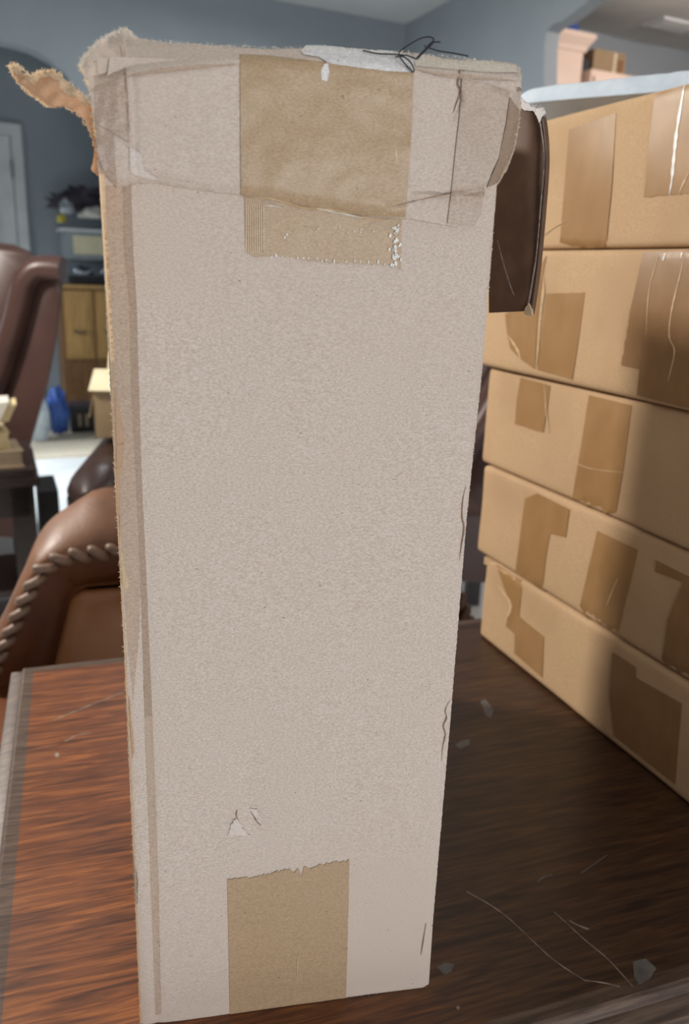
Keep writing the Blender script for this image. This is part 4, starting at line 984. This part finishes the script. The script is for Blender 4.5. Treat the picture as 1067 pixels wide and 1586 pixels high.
# ------------------------------------------------------------------ tall winged chair at the left
def winged_chair(Y, m_panel, m_roll, label, shift=V((0, 0, 0)), px=True):
    P = lambda x, y: at_y(x, y, Y)
    c0 = P(20, 560); c0.z = 0
    r = empty('winged_chair', c0 + V((-0.1, 0.3, 0)), 0.0, label, 'chair')
    prof = [(46, 398), (70, 396), (96, 402), (98, 420), (97, 445), (93, 490), (86, 540), (76, 590), (62, 640), (48, 690), (38, 740), (-30, 740), (-45, 700), (-30, 640), (-8, 580), (8, 530), (22, 480), (34, 430)]
    pr_ = [P(x, y) for x, y in prof]
    dpt = 0.62; DV = V((-0.37, 1, 0))
    vs = []; fs = []; n_ = len(pr_); c = sum(pr_, V()) / n_
    for k, (f, yy) in enumerate(((0.93, 0.0), (0.985, 0.008), (1.0, 0.03), (1.0, 0.12), (0.985, 0.14), (0.93, 0.15))):
        vs += [c + (p - c) * f + DV * yy for p in pr_]
    for k in range(5):
        for i in range(n_): fs.append((k * n_ + i, k * n_ + (i + 1) % n_, (k + 1) * n_ + (i + 1) % n_, (k + 1) * n_ + i))
    fs += [list(range(n_)), list(range(5 * n_, 6 * n_))]
    make('wing', vs, fs, m_panel, r, True, 50)
    make('wing', [v + V((-0.03, 0, 0)) + DV * (dpt - 0.15) for v in vs], fs, m_panel, r, True, 50)
    # rolled border over the top and down the front of the wing
    bm = bmesh.new()
    tube(bm, spline([P(x, y) + V((0, -0.005, 0)) for x, y in ((97, 418), (80, 416), (62, 417), (48, 426), (38, 445), (28, 485), (14, 535), (-4, 590), (-26, 640), (-40, 690))], 5), 0.054, 12)
    from_bm('wing_roll', bm, m_roll, r)
    bm = bmesh.new()
    tube(bm, spline([P(x, y) + V((-0.03, 0, 0)) + DV * (dpt - 0.02) for x, y in ((92, 414), (60, 414), (40, 425), (28, 470), (10, 530), (-20, 610))], 5), 0.04, 12)
    from_bm('wing_roll', bm, m_roll, r)
    # backrest between the wings, its own padded head higher at the left
    bk = [P(x, y) for x, y in ((-50, 372), (-10, 374), (20, 378), (44, 388), (56, 405), (52, 440), (40, 500), (20, 580), (0, 660), (-12, 720), (-80, 720), (-70, 600), (-60, 450))]
    vs = []; fs = []; n_ = len(bk); c = sum(bk, V()) / n_
    for f, yy in ((0.9, 0.10), (0.97, 0.115), (1.0, 0.16), (1.0, dpt - 0.16), (0.97, dpt - 0.115), (0.9, dpt - 0.1)):
        vs += [c + (p - c) * f + DV * yy for p in bk]
    for k in range(5):
        for i in range(n_): fs.append((k * n_ + i, k * n_ + (i + 1) % n_, (k + 1) * n_ + (i + 1) % n_, (k + 1) * n_ + i))
    fs += [list(range(n_)), list(range(5 * n_, 6 * n_))]
    make('backrest', vs, fs, m_roll, r, True, 50)
    xs = P(38, 740).x; zs_ = P(38, 740).z
    boxpart('seat', V((xs - 0.72, Y + 0.02, 0.12)), V((0.72, 0, 0)), DV * (dpt - 0.04), Z * (zs_ - 0.11), m_panel, r, bev=0.04, seg=3)
    for s in (-0.70, -0.08):
        for yy in (0.05, dpt - 0.11):
            boxpart('leg', V((xs + s, Y, 0)) + DV * yy, V((0.06, 0, 0)), V((0, 0.06, 0)), Z * 0.13, M['walnut_dark'], r, bev=0.008)
    return r
wch = winged_chair(3.4, M['leather_plum'], M['leather_plum'], 'tall plum brown leather winged chair at the left, before the archway')
# its neighbour behind the stack on the right: a copy, parts and all
def copy_tree(o, parent=None):
    c = o.copy(); COL.objects.link(c)
    if parent: c.parent = parent
    for ch in list(o.children): copy_tree(ch, c)
    return c
w2 = copy_tree(wch)
w2.location = w2.location + V((2.07, -0.32, 0))
w2['label'] = 'dark leather chair mostly hidden behind the tall carton and the stack'

# ------------------------------------------------------------------ dark end table at the left and the things on it
q = at_y(54, 742, 2.75); zt_ = q.z + 0.03; ez = V((q.x, 2.75, 0))
et = empty('end_table', ez + V((-0.25, 0.25, 0)), 0.42, 'dark wooden end table at the left edge carrying pale books', 'table')
ea = V((math.cos(0.42), math.sin(0.42), 0)); eb = V((-ea.y, ea.x, 0))
def ET(s, v, z): return ez + ea * s + eb * v + Z * z
boxpart('end_table_top', ET(-0.55, -0.005, zt_ - 0.022), ea * 0.55, eb * 0.5, Z * 0.03, M['walnut_dark'], et, bev=0.008, seg=3)
boxpart('edge_moulding', ET(-0.56, -0.02, zt_ - 0.052), ea * 0.575, eb * 0.53, Z * 0.03, M['walnut_dark'], et, bev=0.01, seg=3)
boxpart('apron', ET(-0.53, 0.01, zt_ - 0.17), ea * 0.52, eb * 0.47, Z * 0.12, M['walnut_dark'], et, bev=0.004)
for s in (-0.52, -0.085):
    for v in (0.01, 0.40):
        boxpart('leg', ET(s, v, 0), ea * 0.08, eb * 0.08, Z * (zt_ - 0.05), M['walnut_dark'], et, bev=0.008)
boxpart('lower_shelf', ET(-0.52, 0.03, 0.13), ea * 0.5, eb * 0.42, Z * 0.025, M['walnut_dark'], et, bev=0.004)
tag(boxpart('waste_basket', ET(0.015, 0.22, 0.0), ea * 0.075, eb * 0.26, Z * (zt_ - 0.14), M['black'], None, bev=0.01), 'narrow black basket on the floor right of the dark end table', 'basket')
def book(name, o, ax, ay, h, m_cover, m_page, label):
    r = empty(name, o, math.atan2(ax.y, ax.x), label, 'book', 'books on the dark end table')
    boxpart('cover', o, ax, ay, Z * 0.004, m_cover, r, bev=0.001)
    boxpart('cover', o + Z * (h - 0.004), ax, ay, Z * 0.004, m_cover, r, bev=0.001)
    boxpart('pages', o + ax * 0.02 + ay * 0.02 + Z * 0.004, ax * 0.96, ay * 0.96, Z * (h - 0.008), m_page, r)
zz = zt_ + 0.008
book('book', ET(-0.30, 0.02, zz), ea * 0.27 + eb * 0.02, eb * 0.2 - ea * 0.02, 0.062, M['book_tan'], M['book_tan'], 'thick tan book, lowest of the pile on the dark end table')
book('book', ET(-0.36, 0.03, zz + 0.063), ea * 0.29 + eb * 0.03, eb * 0.19 - ea * 0.02, 0.062, M['book_cream'], M['book_cream'], 'thick cream book in the middle of the pile on the end table')
r_ = empty('paper_pad', ET(-0.2, 0.1, zz + 0.126), 0.0, 'white paper pad leaning on top of the book pile', 'paper')
boxpart('paper_sheets', ET(-0.32, 0.03, zz + 0.127), ea * 0.2 + Z * 0.006, eb * 0.16, ea * 0.055 + Z * 0.105, M['paper'], r_, bev=0.004)
boxpart('pad_cover', ET(-0.125, 0.05, zz + 0.16), ea * 0.055 + Z * 0.006, eb * 0.14, ea * 0.03 + Z * 0.062, M['book_cream'], r_, bev=0.003)

# parts that look different from the rest of their thing
PL = {'tape_strip': 'strip of glossy brown packing tape', 'clear_tape': 'clear packing tape over the card', 'edge_tape': 'darker tape along the left edge',
      'side_flap': 'dark open side flap with corrugated rim', 'torn_side_flap': 'ragged torn flap curling out', 'torn_paper': 'torn white paper residue',
      'lace_stitch': None, 'scratch': 'pale scratch', 'seam_flange': 'flat seam along the mailer edge', 'crown_moulding': 'crown moulding along the cabinet top'}
for o in bpy.data.objects:
    l = PL.get(o.name.split('.')[0])
    if l and o.parent: o['label'] = l
